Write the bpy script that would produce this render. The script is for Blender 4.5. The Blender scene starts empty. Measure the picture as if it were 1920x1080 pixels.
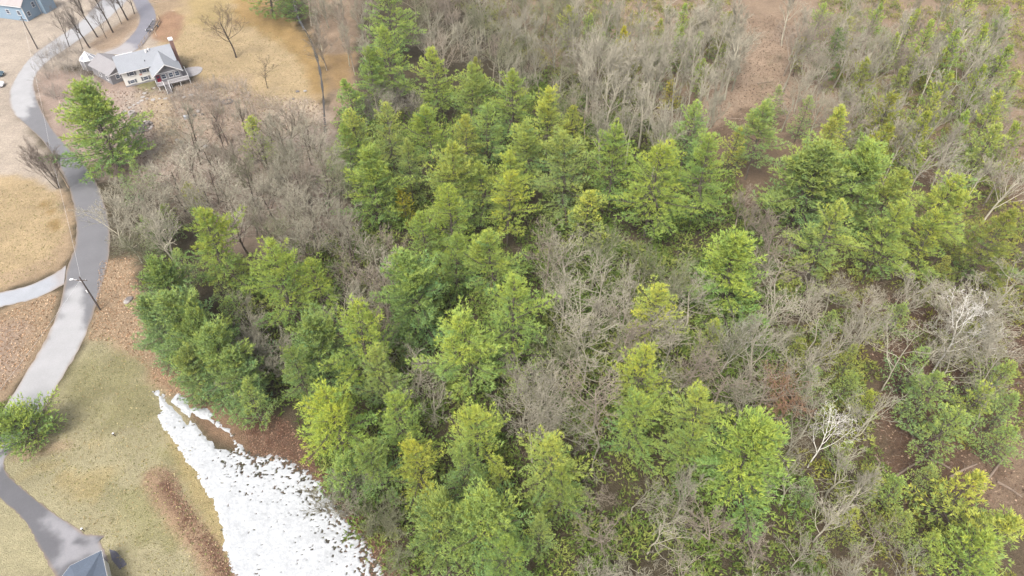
import bpy, math, random
import numpy as np

# ------------------------------------------------------------------ camera, sky, sun, exposure
SC = bpy.context.scene
COL = SC.collection
CAM_H, PITCH, FPX = 90.0, math.radians(46.0), 1297.0          # metres up, degrees below the horizon, focal length in photo pixels
cam_d = bpy.data.cameras.new('camera')
cam_d.sensor_width = 36.0
cam_d.lens = 36.0 * FPX / 1920.0
cam_d.clip_start = 1.0
cam_d.clip_end = 6000.0
cam = bpy.data.objects.new('camera', cam_d)
COL.objects.link(cam)
cam.location = (0, 0, CAM_H)
cam.rotation_euler = (math.pi / 2 - PITCH, 0, 0)
SC.camera = cam

SUN_EL, SUN_AZ = math.radians(56), math.radians(205)           # azimuth clockwise from +Y: behind and a little left of the camera
world = bpy.data.worlds.new('World')
SC.world = world
world.use_nodes = True
wn, wl = world.node_tree.nodes, world.node_tree.links
wn.clear()
w_out = wn.new('ShaderNodeOutputWorld')
w_bg = wn.new('ShaderNodeBackground')
w_sky = wn.new('ShaderNodeTexSky')
w_sky.sky_type = 'NISHITA'
w_sky.sun_disc = False
w_sky.sun_elevation = SUN_EL
w_sky.sun_rotation = SUN_AZ
w_sky.dust_density = 4.0
w_sky.air_density = 1.0
w_hs = wn.new('ShaderNodeHueSaturation')                       # a thin even overcast takes most of the blue out
w_hs.inputs['Saturation'].default_value = 0.22
wl.new(w_sky.outputs[0], w_hs.inputs['Color'])
wl.new(w_hs.outputs[0], w_bg.inputs['Color'])
wl.new(w_bg.outputs[0], w_out.inputs['Surface'])
w_bg.inputs['Strength'].default_value = 0.138

sun_d = bpy.data.lights.new('sun', 'SUN')
sun_d.energy = 1.75
sun_d.angle = math.radians(18)
sun_d.color = (1.0, 0.94, 0.82)
sun = bpy.data.objects.new('sun', sun_d)
COL.objects.link(sun)
sun.rotation_euler = (math.pi / 2 - SUN_EL, 0, math.pi - SUN_AZ)
sun.location = (0, -40, 160)

SC.view_settings.view_transform = 'Standard'
SC.view_settings.look = 'None'
SC.view_settings.gamma = 1.0
SC.view_settings.exposure = 1.48
SC.render.engine = 'CYCLES'
SC.cycles.use_denoising = True
SC.cycles.max_bounces = 6
SC.cycles.diffuse_bounces = 3
SC.cycles.glossy_bounces = 2
SC.cycles.transmission_bounces = 3
SC.cycles.use_adaptive_sampling = True
SC.cycles.adaptive_threshold = 0.02

rng = np.random.default_rng(11)
rnd = random.Random(7)

# ------------------------------------------------------------------ helpers
def px(x, y, z=0.0):
    """Ground point (or point at height z) that the photograph shows at pixel x, y."""
    u, v = (x - 960) / FPX, (540 - y) / FPX
    f = math.cos(PITCH) + math.sin(PITCH) * v
    d = math.sin(PITCH) - math.cos(PITCH) * v
    t = (CAM_H - z) / d
    return np.array((u * t, f * t, z))

def px_scale(y, z=0.0):
    v = (540 - y) / FPX
    return FPX * (math.sin(PITCH) - math.cos(PITCH) * v) / (CAM_H - z)

def pxs(pts, z=0.0):
    return np.array([px(a, b, z)[:2] for a, b in pts])

def lin(r, g, b, k=1.0):
    o = []
    k = k if k == 1.0 else k * 0.78
    for c in (r, g, b):
        c /= 255.0
        o.append(k * (c / 12.92 if c <= 0.04045 else ((c + 0.055) / 1.055) ** 2.4))
    return tuple(o)

def smooth(a, b, x):
    t = np.clip((x - a) / (b - a), 0, 1)
    return t * t * (3 - 2 * t)

def _hash(ix, iy, s):
    h = (ix * 374761393 + iy * 668265263 + s * 974711) & 0x7fffffff
    h = ((h ^ (h >> 13)) * 1274126177) & 0x7fffffff
    return ((h ^ (h >> 16)) & 0xffff) / 65535.0

def vnoise(x, y, s=0):
    x, y = np.asarray(x, float), np.asarray(y, float)
    ix, iy = np.floor(x).astype(np.int64), np.floor(y).astype(np.int64)
    fx, fy = x - ix, y - iy
    fx, fy = fx * fx * (3 - 2 * fx), fy * fy * (3 - 2 * fy)
    a, b = _hash(ix, iy, s), _hash(ix + 1, iy, s)
    c, d = _hash(ix, iy + 1, s), _hash(ix + 1, iy + 1, s)
    return (a + (b - a) * fx) * (1 - fy) + (c + (d - c) * fx) * fy

def fbm(x, y, s=0, o=4):
    r, a, n = 0, 0.5, 0
    for i in range(o):
        r = r + a * vnoise(np.asarray(x) * 2 ** i, np.asarray(y) * 2 ** i, s + i * 17)
        n += a
        a *= 0.5
    return r / n

def sdist(P, poly):
    """Signed distance of points P (N,2) to a polygon, positive inside."""
    poly = np.asarray(poly)
    d = np.full(len(P), 1e9)
    ins = np.zeros(len(P), bool)
    for i in range(len(poly)):
        a, b = poly[i], poly[(i + 1) % len(poly)]
        e = b - a
        w = P - a
        t = np.clip((w @ e) / (e @ e + 1e-9), 0, 1)
        q = w - t[:, None] * e
        d = np.minimum(d, np.einsum('ij,ij->i', q, q))
        c = (a[1] > P[:, 1]) != (b[1] > P[:, 1])
        xi = e[0] * (P[:, 1] - a[1]) / (e[1] if abs(e[1]) > 1e-9 else 1e-9) + a[0]
        ins ^= c & (P[:, 0] < xi)
    d = np.sqrt(d)
    return np.where(ins, d, -d)

def ldist(P, line):
    line = np.asarray(line)
    d = np.full(len(P), 1e9)
    for i in range(len(line) - 1):
        a, b = line[i], line[i + 1]
        e = b - a
        w = P - a
        t = np.clip((w @ e) / (e @ e + 1e-9), 0, 1)
        q = w - t[:, None] * e
        d = np.minimum(d, np.einsum('ij,ij->i', q, q))
    return np.sqrt(d)

BERM = pxs([(292, 895), (318, 945), (352, 990), (385, 1030), (420, 1085), (450, 1140)])

def gz(x, y):
    """Height of the ground."""
    x, y = np.asarray(x, float), np.asarray(y, float)
    w = smooth(-38, -5, x)
    z = w * (1.3 * (fbm(x * 0.03, y * 0.03, 5, 2) - 0.5) + 0.5 * (fbm(x * 0.15, y * 0.15, 9, 2) - 0.5))
    sh = x.shape
    P = np.stack([x.ravel(), y.ravel()], 1)
    z = z + (0.22 * (1 - smooth(0.2, 2.4, ldist(P, BERM)))).reshape(sh)
    return z

def gz1(x, y):
    return float(gz(np.array([x]), np.array([y]))[0])

def new_mesh(name, V, F, mat=None, attrs=None, flat=True):
    """V (n,3) array, F (m,3|4) array of faces; attrs {name: (n,) or (n,4)} on points."""
    V, F = np.asarray(V, np.float32), np.asarray(F, np.int32)
    m = bpy.data.meshes.new(name)
    k = F.shape[1]
    m.vertices.add(len(V)); m.vertices.foreach_set('co', V.ravel())
    m.loops.add(F.size); m.loops.foreach_set('vertex_index', F.ravel())
    m.polygons.add(len(F))
    m.polygons.foreach_set('loop_start', np.arange(0, F.size, k, dtype=np.int32))
    if attrs:
        for an, av in attrs.items():
            av = np.asarray(av, np.float32)
            if av.ndim == 2:
                a = m.attributes.new(an, 'FLOAT_COLOR', 'POINT'); a.data.foreach_set('color', av.ravel())
            else:
                a = m.attributes.new(an, 'FLOAT', 'POINT'); a.data.foreach_set('value', av)
    m.update(calc_edges=True)
    m.polygons.foreach_set('use_smooth', np.full(len(F), not flat))
    if mat:
        m.materials.append(mat)
    return m

def link(name, data, parent=None, loc=None):
    o = bpy.data.objects.new(name, data)
    COL.objects.link(o)
    if parent is not None:
        o.parent = parent
    if loc is not None:
        o.location = loc
    return o

def tag(o, label=None, cat=None, group=None, kind=None):
    if label: o['label'] = label
    if cat: o['category'] = cat
    if group: o['group'] = group
    if kind: o['kind'] = kind
    return o

class MB:
    """Collects boxes, prisms and tubes into one mesh."""
    def __init__(s):
        s.v, s.f = [], []
    def add(s, V, F):
        n = len(s.v)
        s.v += [tuple(p) for p in V]
        s.f += [tuple(i + n for i in f) for f in F]
        return s
    def box(s, x0, y0, z0, x1, y1, z1):
        V = [(x0, y0, z0), (x1, y0, z0), (x1, y1, z0), (x0, y1, z0), (x0, y0, z1), (x1, y0, z1), (x1, y1, z1), (x0, y1, z1)]
        return s.add(V, [(0, 3, 2, 1), (4, 5, 6, 7), (0, 1, 5, 4), (1, 2, 6, 5), (2, 3, 7, 6), (3, 0, 4, 7)])
    def slab(s, quad, t):
        """A flat quad given by four points, thickened downward along z."""
        q = [tuple(p) for p in quad]
        V = q + [(a, b, c - t) for a, b, c in q]
        n = len(q)
        F = [tuple(range(n)), tuple(range(2 * n - 1, n - 1, -1))]
        F += [(i, i + n, (i + 1) % n + n, (i + 1) % n) for i in range(n)]
        return s.add(V, F)
    def prism(s, poly, z0, z1):
        n = len(poly)
        V = [(a, b, z0) for a, b in poly] + [(a, b, z1) for a, b in poly]
        F = [tuple(range(n - 1, -1, -1)), tuple(range(n, 2 * n))]
        F += [(i, (i + 1) % n, (i + 1) % n + n, i + n) for i in range(n)]
        return s.add(V, F)
    def tube(s, p0, p1, r0, r1=None, k=8):
        r1 = r0 if r1 is None else r1
        V, F = frustums([p0], [p1], [r0], [r1], k, cap=True)
        return s.add(V, F)
    def path(s, pts, r, k=6):
        for a, b in zip(pts[:-1], pts[1:]):
            s.tube(a, b, r, r, k)
        return s
    def build(s, name, mat, parent=None, bevel=0.0, smooth_=False):
        m = bpy.data.meshes.new(name)
        m.from_pydata(s.v, [], s.f)
        m.materials.append(mat)
        m.update()
        if smooth_:
            m.polygons.foreach_set('use_smooth', np.full(len(m.polygons), True))
        o = link(name, m, parent)
        if bevel:
            b = o.modifiers.new('edge', 'BEVEL'); b.width = bevel; b.segments = 1; b.limit_method = 'ANGLE'
        return o

def frustums(P0, P1, R0, R1, k=3, cap=False):
    P0, P1 = np.asarray(P0, float), np.asarray(P1, float)
    R0, R1 = np.asarray(R0, float), np.asarray(R1, float)
    n = len(P0)
    d = P1 - P0
    d /= np.linalg.norm(d, axis=1)[:, None] + 1e-9
    ref = np.where(np.abs(d[:, 2:3]) > 0.9, np.array([[1.0, 0, 0]]), np.array([[0, 0, 1.0]]))
    a = np.cross(d, ref); a /= np.linalg.norm(a, axis=1)[:, None] + 1e-9
    b = np.cross(d, a)
    V = np.zeros((n, 2 * k, 3))
    for i in range(k):
        c, s_ = math.cos(2 * math.pi * i / k), math.sin(2 * math.pi * i / k)
        o = a * c + b * s_
        V[:, i] = P0 + o * R0[:, None]
        V[:, k + i] = P1 + o * R1[:, None]
    base = (np.arange(n) * 2 * k)[:, None]
    Fs = [base + np.array([[i, k + i, k + (i + 1) % k, (i + 1) % k]]) for i in range(k)]
    F = np.concatenate(Fs, 0)
    if cap:
        F = [tuple(f) for f in F] + [tuple(range(k)), tuple(range(2 * k - 1, k - 1, -1))]
    return V.reshape(-1, 3), F

# ------------------------------------------------------------------ materials
def mat(name, col=(0.5, 0.5, 0.5), rough=0.8, spec=0.2, metal=0.0, noise=None, attr=None, objcol=False, bump=None, emit=None, streak=None):
    """Principled material; noise = list of (scale, amount), attr = colour attribute name, objcol: colour comes from the object."""
    m = bpy.data.materials.new(name)
    m.use_nodes = True
    N, L = m.node_tree.nodes, m.node_tree.links
    bs = N['Principled BSDF']
    bs.inputs['Roughness'].default_value = rough
    bs.inputs['Specular IOR Level'].default_value = spec
    bs.inputs['Metallic'].default_value = metal
    if attr:
        a = N.new('ShaderNodeAttribute'); a.attribute_name = attr; out = a.outputs['Color']
    elif objcol:
        a = N.new('ShaderNodeObjectInfo'); out = a.outputs['Color']
    else:
        a = N.new('ShaderNodeRGB'); a.outputs[0].default_value = (*col, 1); out = a.outputs[0]
    geo = N.new('ShaderNodeNewGeometry') if (noise or bump) else None
    tc = N.new('ShaderNodeTexCoord') if (noise or bump or streak) else None
    for sc_, am in (noise or []):
        n = N.new('ShaderNodeTexNoise'); n.inputs['Scale'].default_value = sc_; n.inputs['Detail'].default_value = 3
        n.inputs['Roughness'].default_value = 0.6
        L.new(geo.outputs['Position'], n.inputs['Vector'])
        mr = N.new('ShaderNodeMapRange')
        mr.inputs['From Min'].default_value = 0.25; mr.inputs['From Max'].default_value = 0.75
        mr.inputs['To Min'].default_value = 1 - am; mr.inputs['To Max'].default_value = 1 + am
        L.new(n.outputs[0], mr.inputs['Value'])
        mx = N.new('ShaderNodeVectorMath'); mx.operation = 'SCALE'
        L.new(out, mx.inputs[0]); L.new(mr.outputs[0], mx.inputs['Scale'])
        out = mx.outputs[0]
    if streak:
        w = N.new('ShaderNodeTexWave'); w.bands_direction = streak[0]; w.inputs['Scale'].default_value = streak[1]
        w.inputs['Distortion'].default_value = streak[3] if len(streak) > 3 else 0.3
        L.new(tc.outputs['Object'], w.inputs['Vector'])
        mr = N.new('ShaderNodeMapRange'); mr.inputs['To Min'].default_value = 1 - streak[2]; mr.inputs['To Max'].default_value = 1.0
        L.new(w.outputs['Fac'], mr.inputs['Value'])
        mx = N.new('ShaderNodeVectorMath'); mx.operation = 'SCALE'
        L.new(out, mx.inputs[0]); L.new(mr.outputs[0], mx.inputs['Scale'])
        out = mx.outputs[0]
    L.new(out, bs.inputs['Base Color'])
    if bump:
        n = N.new('ShaderNodeTexNoise'); n.inputs['Scale'].default_value = bump[0]; n.inputs['Detail'].default_value = 4
        L.new(geo.outputs['Position'], n.inputs['Vector'])
        b = N.new('ShaderNodeBump'); b.inputs['Strength'].default_value = bump[1]; b.inputs['Distance'].default_value = bump[2]
        L.new(n.outputs[0], b.inputs['Height']); L.new(b.outputs[0], bs.inputs['Normal'])
    return m

def needle_mat(name, warm, cool, trans=0.3):
    """Needles: the tree's own colour (object colour), shifted tuft by tuft between a warm green painted as sunlit and a cool green painted as shaded."""
    m = bpy.data.materials.new(name); m.use_nodes = True
    N, L = m.node_tree.nodes, m.node_tree.links
    N.clear()
    out = N.new('ShaderNodeOutputMaterial')
    oi = N.new('ShaderNodeObjectInfo')
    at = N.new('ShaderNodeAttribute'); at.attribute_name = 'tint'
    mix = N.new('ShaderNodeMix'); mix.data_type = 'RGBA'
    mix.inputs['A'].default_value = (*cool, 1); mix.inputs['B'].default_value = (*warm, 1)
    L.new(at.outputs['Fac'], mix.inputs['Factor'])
    mul = N.new('ShaderNodeMix'); mul.data_type = 'RGBA'; mul.blend_type = 'MULTIPLY'; mul.inputs['Factor'].default_value = 1
    L.new(oi.outputs['Color'], mul.inputs['A']); L.new(mix.outputs['Result'], mul.inputs['B'])
    df = N.new('ShaderNodeBsdfDiffuse'); tr = N.new('ShaderNodeBsdfTranslucent')
    L.new(mul.outputs['Result'], df.inputs['Color']); L.new(mul.outputs['Result'], tr.inputs['Color'])
    ms = N.new('ShaderNodeMixShader'); ms.inputs[0].default_value = trans
    L.new(df.outputs[0], ms.inputs[1]); L.new(tr.outputs[0], ms.inputs[2])
    L.new(ms.outputs[0], out.inputs['Surface'])
    return m

GK = 0.315          # reflectance of an open, level surface against its brightness in the photograph
M_ground = mat('ground_cover', attr='cover', rough=0.95, spec=0.05, noise=[(0.35, 0.10), (1.6, 0.18), (5.0, 0.28), (14.0, 0.3)], bump=(6.0, 0.9, 0.2))
M_road = mat('asphalt', attr='cover', rough=0.75, spec=0.25, noise=[(0.5, 0.05), (4.0, 0.06)])
M_snow = mat('old_snow', (0.285, 0.293, 0.31), rough=0.6, spec=0.2, noise=[(0.4, 0.12), (2.0, 0.14), (7.0, 0.10)], bump=(1.1, 0.6, 0.22))
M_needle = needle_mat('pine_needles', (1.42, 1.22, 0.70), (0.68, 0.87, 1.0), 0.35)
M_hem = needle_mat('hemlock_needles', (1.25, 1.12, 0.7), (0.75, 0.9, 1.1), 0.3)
M_pbark = mat('pine_bark', lin(118, 108, 98, 0.6), rough=0.95, noise=[(3.0, 0.25)])
M_bark = mat('bare_bark', objcol=True, rough=0.95, spec=0.1, noise=[(1.2, 0.2)])
M_water = mat('ditch_water', (0.035, 0.030, 0.026), rough=0.12, spec=0.5, bump=(2.0, 0.2, 0.03))
M_stone = mat('field_stone', lin(205, 198, 195, 0.5), rough=0.9, noise=[(2.5, 0.2)], bump=(6.0, 0.5, 0.05))
M_dstone = mat('grey_stone', lin(150, 142, 140, 0.5), rough=0.9, noise=[(2.5, 0.3)], bump=(6.0, 0.5, 0.05))
M_white = mat('white_paint', lin(246, 244, 246, 0.66), rough=0.6, noise=[(1.5, 0.03)])
M_wood = mat('weathered_wood', lin(214, 190, 165, 0.5), rough=0.9, noise=[(3.0, 0.2)])
M_pole = mat('pole_wood', lin(120, 108, 105, 0.5), rough=0.9, noise=[(3.0, 0.2)])
M_black = mat('black_metal', (0.02, 0.02, 0.025), rough=0.5, noise=[(4.0, 0.2)])
M_glass = mat('window_glass', (0.035, 0.05, 0.08), rough=0.08, spec=0.6, noise=[(1.0, 0.3)])
M_log = mat('fallen_wood', lin(170, 150, 135, 0.5), rough=0.95, noise=[(2.0, 0.25)])
M_brush = mat('brush_twigs', attr='cover', rough=0.95, spec=0.05)

# ------------------------------------------------------------------ the ground, one sheet to the horizon
def axis(lo, hi, step, far_lo, far_hi):
    a = list(np.arange(lo, hi + 1e-6, step))
    s, v = step, a[0]
    left = []
    while v > far_lo:
        s *= 1.5; v -= s; left.append(v)
    s, v = step, a[-1]
    right = []
    while v < far_hi:
        s *= 1.5; v += s; right.append(v)
    return np.array(left[::-1] + a + right)

gx = axis(-178, 178, 0.85, -3000, 3000)
gy = axis(20, 240, 0.85, -1500, 4000)
GX, GY = np.meshgrid(gx, gy)
P = np.stack([GX.ravel(), GY.ravel()], 1)
GZ = gz(GX, GY)

# cover colours as the photograph shows them, in the open
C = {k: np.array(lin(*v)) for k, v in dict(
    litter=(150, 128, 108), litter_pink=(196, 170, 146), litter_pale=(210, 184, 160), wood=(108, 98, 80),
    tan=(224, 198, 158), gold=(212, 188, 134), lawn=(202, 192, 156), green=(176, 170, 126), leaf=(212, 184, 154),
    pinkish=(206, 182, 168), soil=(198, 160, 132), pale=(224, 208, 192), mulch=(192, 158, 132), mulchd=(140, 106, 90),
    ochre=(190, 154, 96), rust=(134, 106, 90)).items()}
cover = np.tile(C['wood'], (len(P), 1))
NB = fbm(P[:, 0] * 0.10, P[:, 1] * 0.10, 21, 4)
NM = fbm(P[:, 0] * 0.35, P[:, 1] * 0.35, 31, 4)

def paint(c, poly, soft=1.2, jit=2.5, amount=1.0, patch=None, s=0):
    global cover
    d = sdist(P, pxs(poly)) + jit * (fbm(P[:, 0] * 0.3, P[:, 1] * 0.3, 50 + s, 3) - 0.5) * 2
    w = smooth(-soft, soft, d) * amount
    if patch:
        w = w * smooth(patch[1] - 0.1, patch[1] + 0.1, fbm(P[:, 0] * patch[0], P[:, 1] * patch[0], 70 + s, 4))
    cover = cover * (1 - w[:, None]) + C[c] * w[:, None]

# forest floor
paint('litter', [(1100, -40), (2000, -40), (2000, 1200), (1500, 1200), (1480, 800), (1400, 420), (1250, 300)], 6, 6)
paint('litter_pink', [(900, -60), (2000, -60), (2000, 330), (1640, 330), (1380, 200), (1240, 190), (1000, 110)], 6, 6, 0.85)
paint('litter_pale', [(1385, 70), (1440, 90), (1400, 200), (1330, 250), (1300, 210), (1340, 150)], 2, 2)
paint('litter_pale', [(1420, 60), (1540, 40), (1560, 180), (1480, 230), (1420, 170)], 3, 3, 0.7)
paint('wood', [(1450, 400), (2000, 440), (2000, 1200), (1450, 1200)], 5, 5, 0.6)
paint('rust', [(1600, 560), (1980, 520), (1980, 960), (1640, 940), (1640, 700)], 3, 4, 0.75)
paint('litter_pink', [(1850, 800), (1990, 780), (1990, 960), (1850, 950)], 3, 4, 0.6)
# thickets left of the pines, the house yard
paint('pinkish', [(200, 180), (620, 200), (660, 420), (560, 520), (420, 440), (240, 330)], 4, 4, 0.8)
paint('litter_pink', [(560, -60), (680, -60), (660, 200), (620, 240), (610, 120), (580, 40)], 2, 3, 0.9)
paint('pinkish', [(50, 120), (240, 150), (300, 240), (270, 330), (190, 340), (90, 250)], 2, 2)
paint('pale', [(-300, -200), (330, -200), (310, 90), (260, 110), (180, 110), (60, 140), (10, 330), (-300, 420)], 3, 4)
paint('tan', [(285, -80), (470, -80), (560, 60), (600, 110), (606, 205), (560, 250), (470, 250), (430, 190), (330, 110), (290, 60)], 2, 3)
paint('gold', [(350, -60), (440, -60), (440, 30), (400, 60), (360, 40)], 2, 3, 0.7)
paint('ochre', [(440, -40), (540, 30), (590, 85), (606, 130), (604, 200), (585, 200), (570, 120), (520, 75), (440, 40)], 2, 2, 0.75)
paint('ochre', [(606, 105), (660, 100), (650, 170), (620, 170)], 2, 2, 0.6)
paint('soil', [(292, 35), (320, 18), (342, 30), (338, 60), (330, 78), (290, 76), (282, 68)], 0.8, 1.0)
paint('litter_pink', [(262, -40), (340, -40), (345, 10), (300, 28), (288, 8)], 1.5, 2, 0.7)
paint('litter_pale', [(165, 85), (240, 30), (258, 22), (262, 45), (232, 78), (195, 97)], 1, 1)
paint('pale', [(220, 180), (330, 160), (600, 190), (640, 300), (600, 420), (420, 370), (240, 290)], 4, 4, 0.7)
paint('green', [(255, 152), (292, 150), (285, 172), (262, 168)], 0.6, 0.6, 0.8)
paint('litter_pale', [(330, 150), (470, 140), (500, 240), (420, 280), (320, 240)], 2, 3, 0.6)
paint('tan', [(270, 175), (330, 175), (350, 260), (300, 300), (265, 230)], 2, 3, 0.6)
# lawns left of the road
paint('pale', [(-300, 120), (30, 130), (25, 200), (70, 260), (110, 320), (120, 400), (-300, 420)], 2, 2)
paint('tan', [(-200, 330), (60, 330), (112, 365), (136, 420), (132, 470), (104, 508), (0, 548), (-200, 600)], 1.2, 1.5)
paint('leaf', [(112, 350), (142, 380), (140, 470), (118, 505), (60, 530), (0, 550), (0, 520), (90, 480), (122, 430)], 0.8, 1.5, 0.75)
paint('ochre', [(80, 375), (115, 385), (112, 430), (84, 432)], 0.8, 2.0, 0.7, (0.6, 0.5), 3)
paint('leaf', [(-100, 590), (0, 578), (118, 540), (95, 620), (45, 700), (0, 755), (-100, 850)], 0.8, 1.2, 0.85)
paint('pinkish', [(-100, 620), (60, 590), (30, 690), (-100, 800)], 2, 2, 0.6)
# bottom lawn
paint('lawn', [(-60, 1300), (-60, 900), (60, 800), (130, 700), (185, 590), (300, 640), (330, 740), (420, 900), (470, 1100), (470, 1300)], 0.8, 1.0)
paint('green', [(120, 690), (260, 640), (320, 760), (400, 930), (260, 840), (150, 790)], 2.5, 3, 0.75, (0.16, 0.45), 5)
paint('green', [(190, 900), (300, 880), (440, 1090), (300, 1100), (240, 1000)], 2.5, 3, 0.8, (0.22, 0.48), 6)
paint('gold', [(40, 900), (200, 820), (250, 960), (170, 980)], 2, 3, 0.5, (0.25, 0.5), 7)
paint('gold', [(300, 790), (345, 820), (430, 960), (440, 1080), (400, 1010), (340, 900)], 0.8, 1, 0.7)
paint('leaf', [(186, 490), (250, 480), (262, 560), (300, 660), (340, 740), (310, 745), (275, 690), (215, 640), (165, 640), (180, 580)], 1.2, 1.5, 0.95)
paint('soil', [(280, 690), (340, 700), (470, 790), (560, 850), (650, 920), (720, 1010), (780, 1090), (690, 1110), (600, 920), (440, 840), (330, 760)], 1.2, 1.5, 0.6)
paint('rust', [(440, 740), (540, 790), (640, 900), (720, 1010), (780, 1090), (700, 1100), (600, 900), (470, 850)], 1.2, 1.5, 0.8)
paint('leaf', [(10, 830), (60, 838), (130, 820), (135, 840), (60, 860), (25, 868)], 0.6, 0.8, 0.7)
# the long berm of leaf mulch
bd = ldist(P, BERM) + 0.5 * (NM - 0.5)
w = (1 - smooth(1.2, 2.5, bd + 0.9 * (NM - 0.5)))[:, None] * 0.85; cover = cover * (1 - w) + C['mulch'] * w
for seg in ([(305, 905), (330, 945), (350, 975)], [(385, 1005), (405, 1040), (425, 1075)]):
    sd_ = ldist(P, pxs(seg, 0.5)) + 0.6 * (NM - 0.5)
    w = (1 - smooth(0.15, 0.95, sd_))[:, None]; cover = cover * (1 - w) + C['mulchd'] * w
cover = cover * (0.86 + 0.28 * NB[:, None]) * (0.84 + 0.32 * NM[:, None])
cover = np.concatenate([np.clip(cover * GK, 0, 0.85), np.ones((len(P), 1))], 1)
nx, ny = len(gx), len(gy)
ii = (np.arange(ny - 1)[:, None] * nx + np.arange(nx - 1)[None, :]).ravel()
F = np.stack([ii, ii + 1, ii + 1 + nx, ii + nx], 1)
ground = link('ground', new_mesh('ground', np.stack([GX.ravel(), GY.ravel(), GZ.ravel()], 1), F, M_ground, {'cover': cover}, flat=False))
tag(ground, 'leaf littered and grassy ground under the whole wood and yards', 'ground', kind='structure')

# ------------------------------------------------------------------ roads and drives
def resample(pts, n):
    p = np.asarray(pts, float)
    q = np.vstack([2 * p[0] - p[1], p, 2 * p[-1] - p[-2]])
    out = []
    for i in range(1, len(q) - 2):
        for t in np.linspace(0, 1, 10, endpoint=False):
            a, b, c, d = q[i - 1], q[i], q[i + 1], q[i + 2]
            out.append(0.5 * (2 * b + (c - a) * t + (2 * a - 5 * b + 4 * c - d) * t * t + (3 * b - a - 3 * c + d) * t ** 3))
    out = np.array(out + [p[-1]])
    s = np.r_[0, np.cumsum(np.hypot(*np.diff(out, axis=0).T))]
    u = np.linspace(0, s[-1], n)
    return np.stack([np.interp(u, s, out[:, 0]), np.interp(u, s, out[:, 1])], 1)

def strip(name, left, right, n, k, z, dark, pale, pale_polys, label, jag=0.12, soft=1.0):
    A, B = resample(pxs(left), n), resample(pxs(right), n)
    jn = np.arange(n)
    w = np.linspace(0, 1, k)
    G = A[:, None] * (1 - w)[None, :, None] + B[:, None] * w[None, :, None]
    nrm = (B - A) / (np.linalg.norm(B - A, axis=1)[:, None] + 1e-9)
    G[:, 0] += nrm * (jag * (vnoise(jn * 0.4, jn * 0, 3) - 0.5) * 2)[:, None]
    G[:, -1] += nrm * (jag * (vnoise(jn * 0.4, jn * 0, 4) - 0.5) * 2)[:, None]
    Q = G.reshape(-1, 2)
    c = np.tile(np.array(lin(*dark)), (len(Q), 1))
    nn = fbm(Q[:, 0] * 0.5, Q[:, 1] * 0.5, 91, 4)
    for pp in pale_polys:
        wt = smooth(-0.5, 0.5, sdist(Q, pxs(pp)) / (soft * 2) + 1.6 * (nn - 0.5))[:, None]
        c = c * (1 - wt) + np.array(lin(*pale)) * wt
    # dirt and leaf crumbs along the edges
    edge = np.minimum(w, 1 - w)[None, :].repeat(n, 0).ravel()
    e = (1 - smooth(0.0, 0.08, edge + 0.06 * (nn - 0.5)))[:, None] * 0.6
    c = c * (1 - e) + np.array(lin(196, 168, 140)) * e
    c = np.concatenate([c * GK * (0.93 + 0.14 * nn[:, None]), np.ones((len(Q), 1))], 1)
    V = np.concatenate([Q, np.full((len(Q), 1), z)], 1)
    i2 = (np.arange(n - 1)[:, None] * k + np.arange(k - 1)[None, :]).ravel()
    F = np.stack([i2, i2 + 1, i2 + 1 + k, i2 + k], 1)
    m = new_mesh(name, V, F, M_road, {'cover': c}, flat=False)
    if m.polygons[0].normal.z < 0:
        m.flip_normals()
    return tag(link(name, m), label, 'road', kind='structure')

DARK, PALE = (156, 155, 161), (220, 219, 223)
strip('road', [(205, -20), (150, 40), (100, 75), (55, 110), (22, 160), (18, 190), (28, 215), (55, 240), (85, 270), (115, 320), (135, 370), (143, 420), (140, 465), (126, 500), (120, 535), (110, 580), (92, 625), (70, 665), (45, 705), (20, 745), (-20, 800), (-70, 850), (-160, 950)],
      [(262, -20), (200, 38), (130, 88), (85, 120), (64, 150), (68, 180), (80, 210), (100, 245), (135, 285), (168, 320), (190, 365), (203, 410), (206, 450), (203, 490), (192, 530), (178, 580), (160, 630), (140, 670), (118, 705), (95, 745), (60, 800), (18, 850), (-60, 960)],
      420, 22, 0.03, DARK, PALE,
      [[(124, 545), (152, 525), (160, 545), (150, 575), (160, 590), (158, 640), (120, 720), (60, 810), (-10, 860), (-60, 880), (-40, 800), (60, 660), (110, 590)],
       [(190, 0), (290, -20), (200, 60), (110, 110), (75, 130), (66, 165), (62, 200), (50, 200), (45, 225), (10, 210), (10, 150), (60, 100)]],
      'pale grey asphalt road winding past the lawns and the pine wood')
strip('driveway', [(-60, 880), (-20, 915), (0, 935), (30, 960), (55, 990), (70, 1020), (90, 1055), (105, 1085), (125, 1130)],
      [(24, 836), (9, 860), (12, 885), (30, 905), (60, 930), (95, 958), (130, 980), (160, 1001), (196, 1004), (188, 1016), (205, 1050)],
      150, 26, 0.045, (134, 133, 140), (190, 188, 195),
      [[(85, 975), (100, 960), (150, 995), (170, 1010), (140, 1016), (150, 1022), (190, 1020), (195, 1040), (130, 1060), (110, 1075), (100, 1050), (118, 1020), (100, 1000)], [(-40, 880), (10, 846), (12, 866), (-20, 900)]],
      'dark asphalt driveway with dry pale patches leading to grey roofed garage', soft=0.8)
strip('house_drive', [(246, -5), (256, 18), (262, 34), (258, 50), (243, 70), (222, 88), (192, 100)],
      [(274, -5), (288, 15), (293, 32), (290, 50), (279, 70), (264, 88), (240, 104)],
      120, 14, 0.05, (166, 165, 178), (214, 210, 214), [[(180, 85), (235, 78), (250, 84), (262, 92), (240, 110), (180, 110)]],
      'curved asphalt drive running behind the white house')
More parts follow.
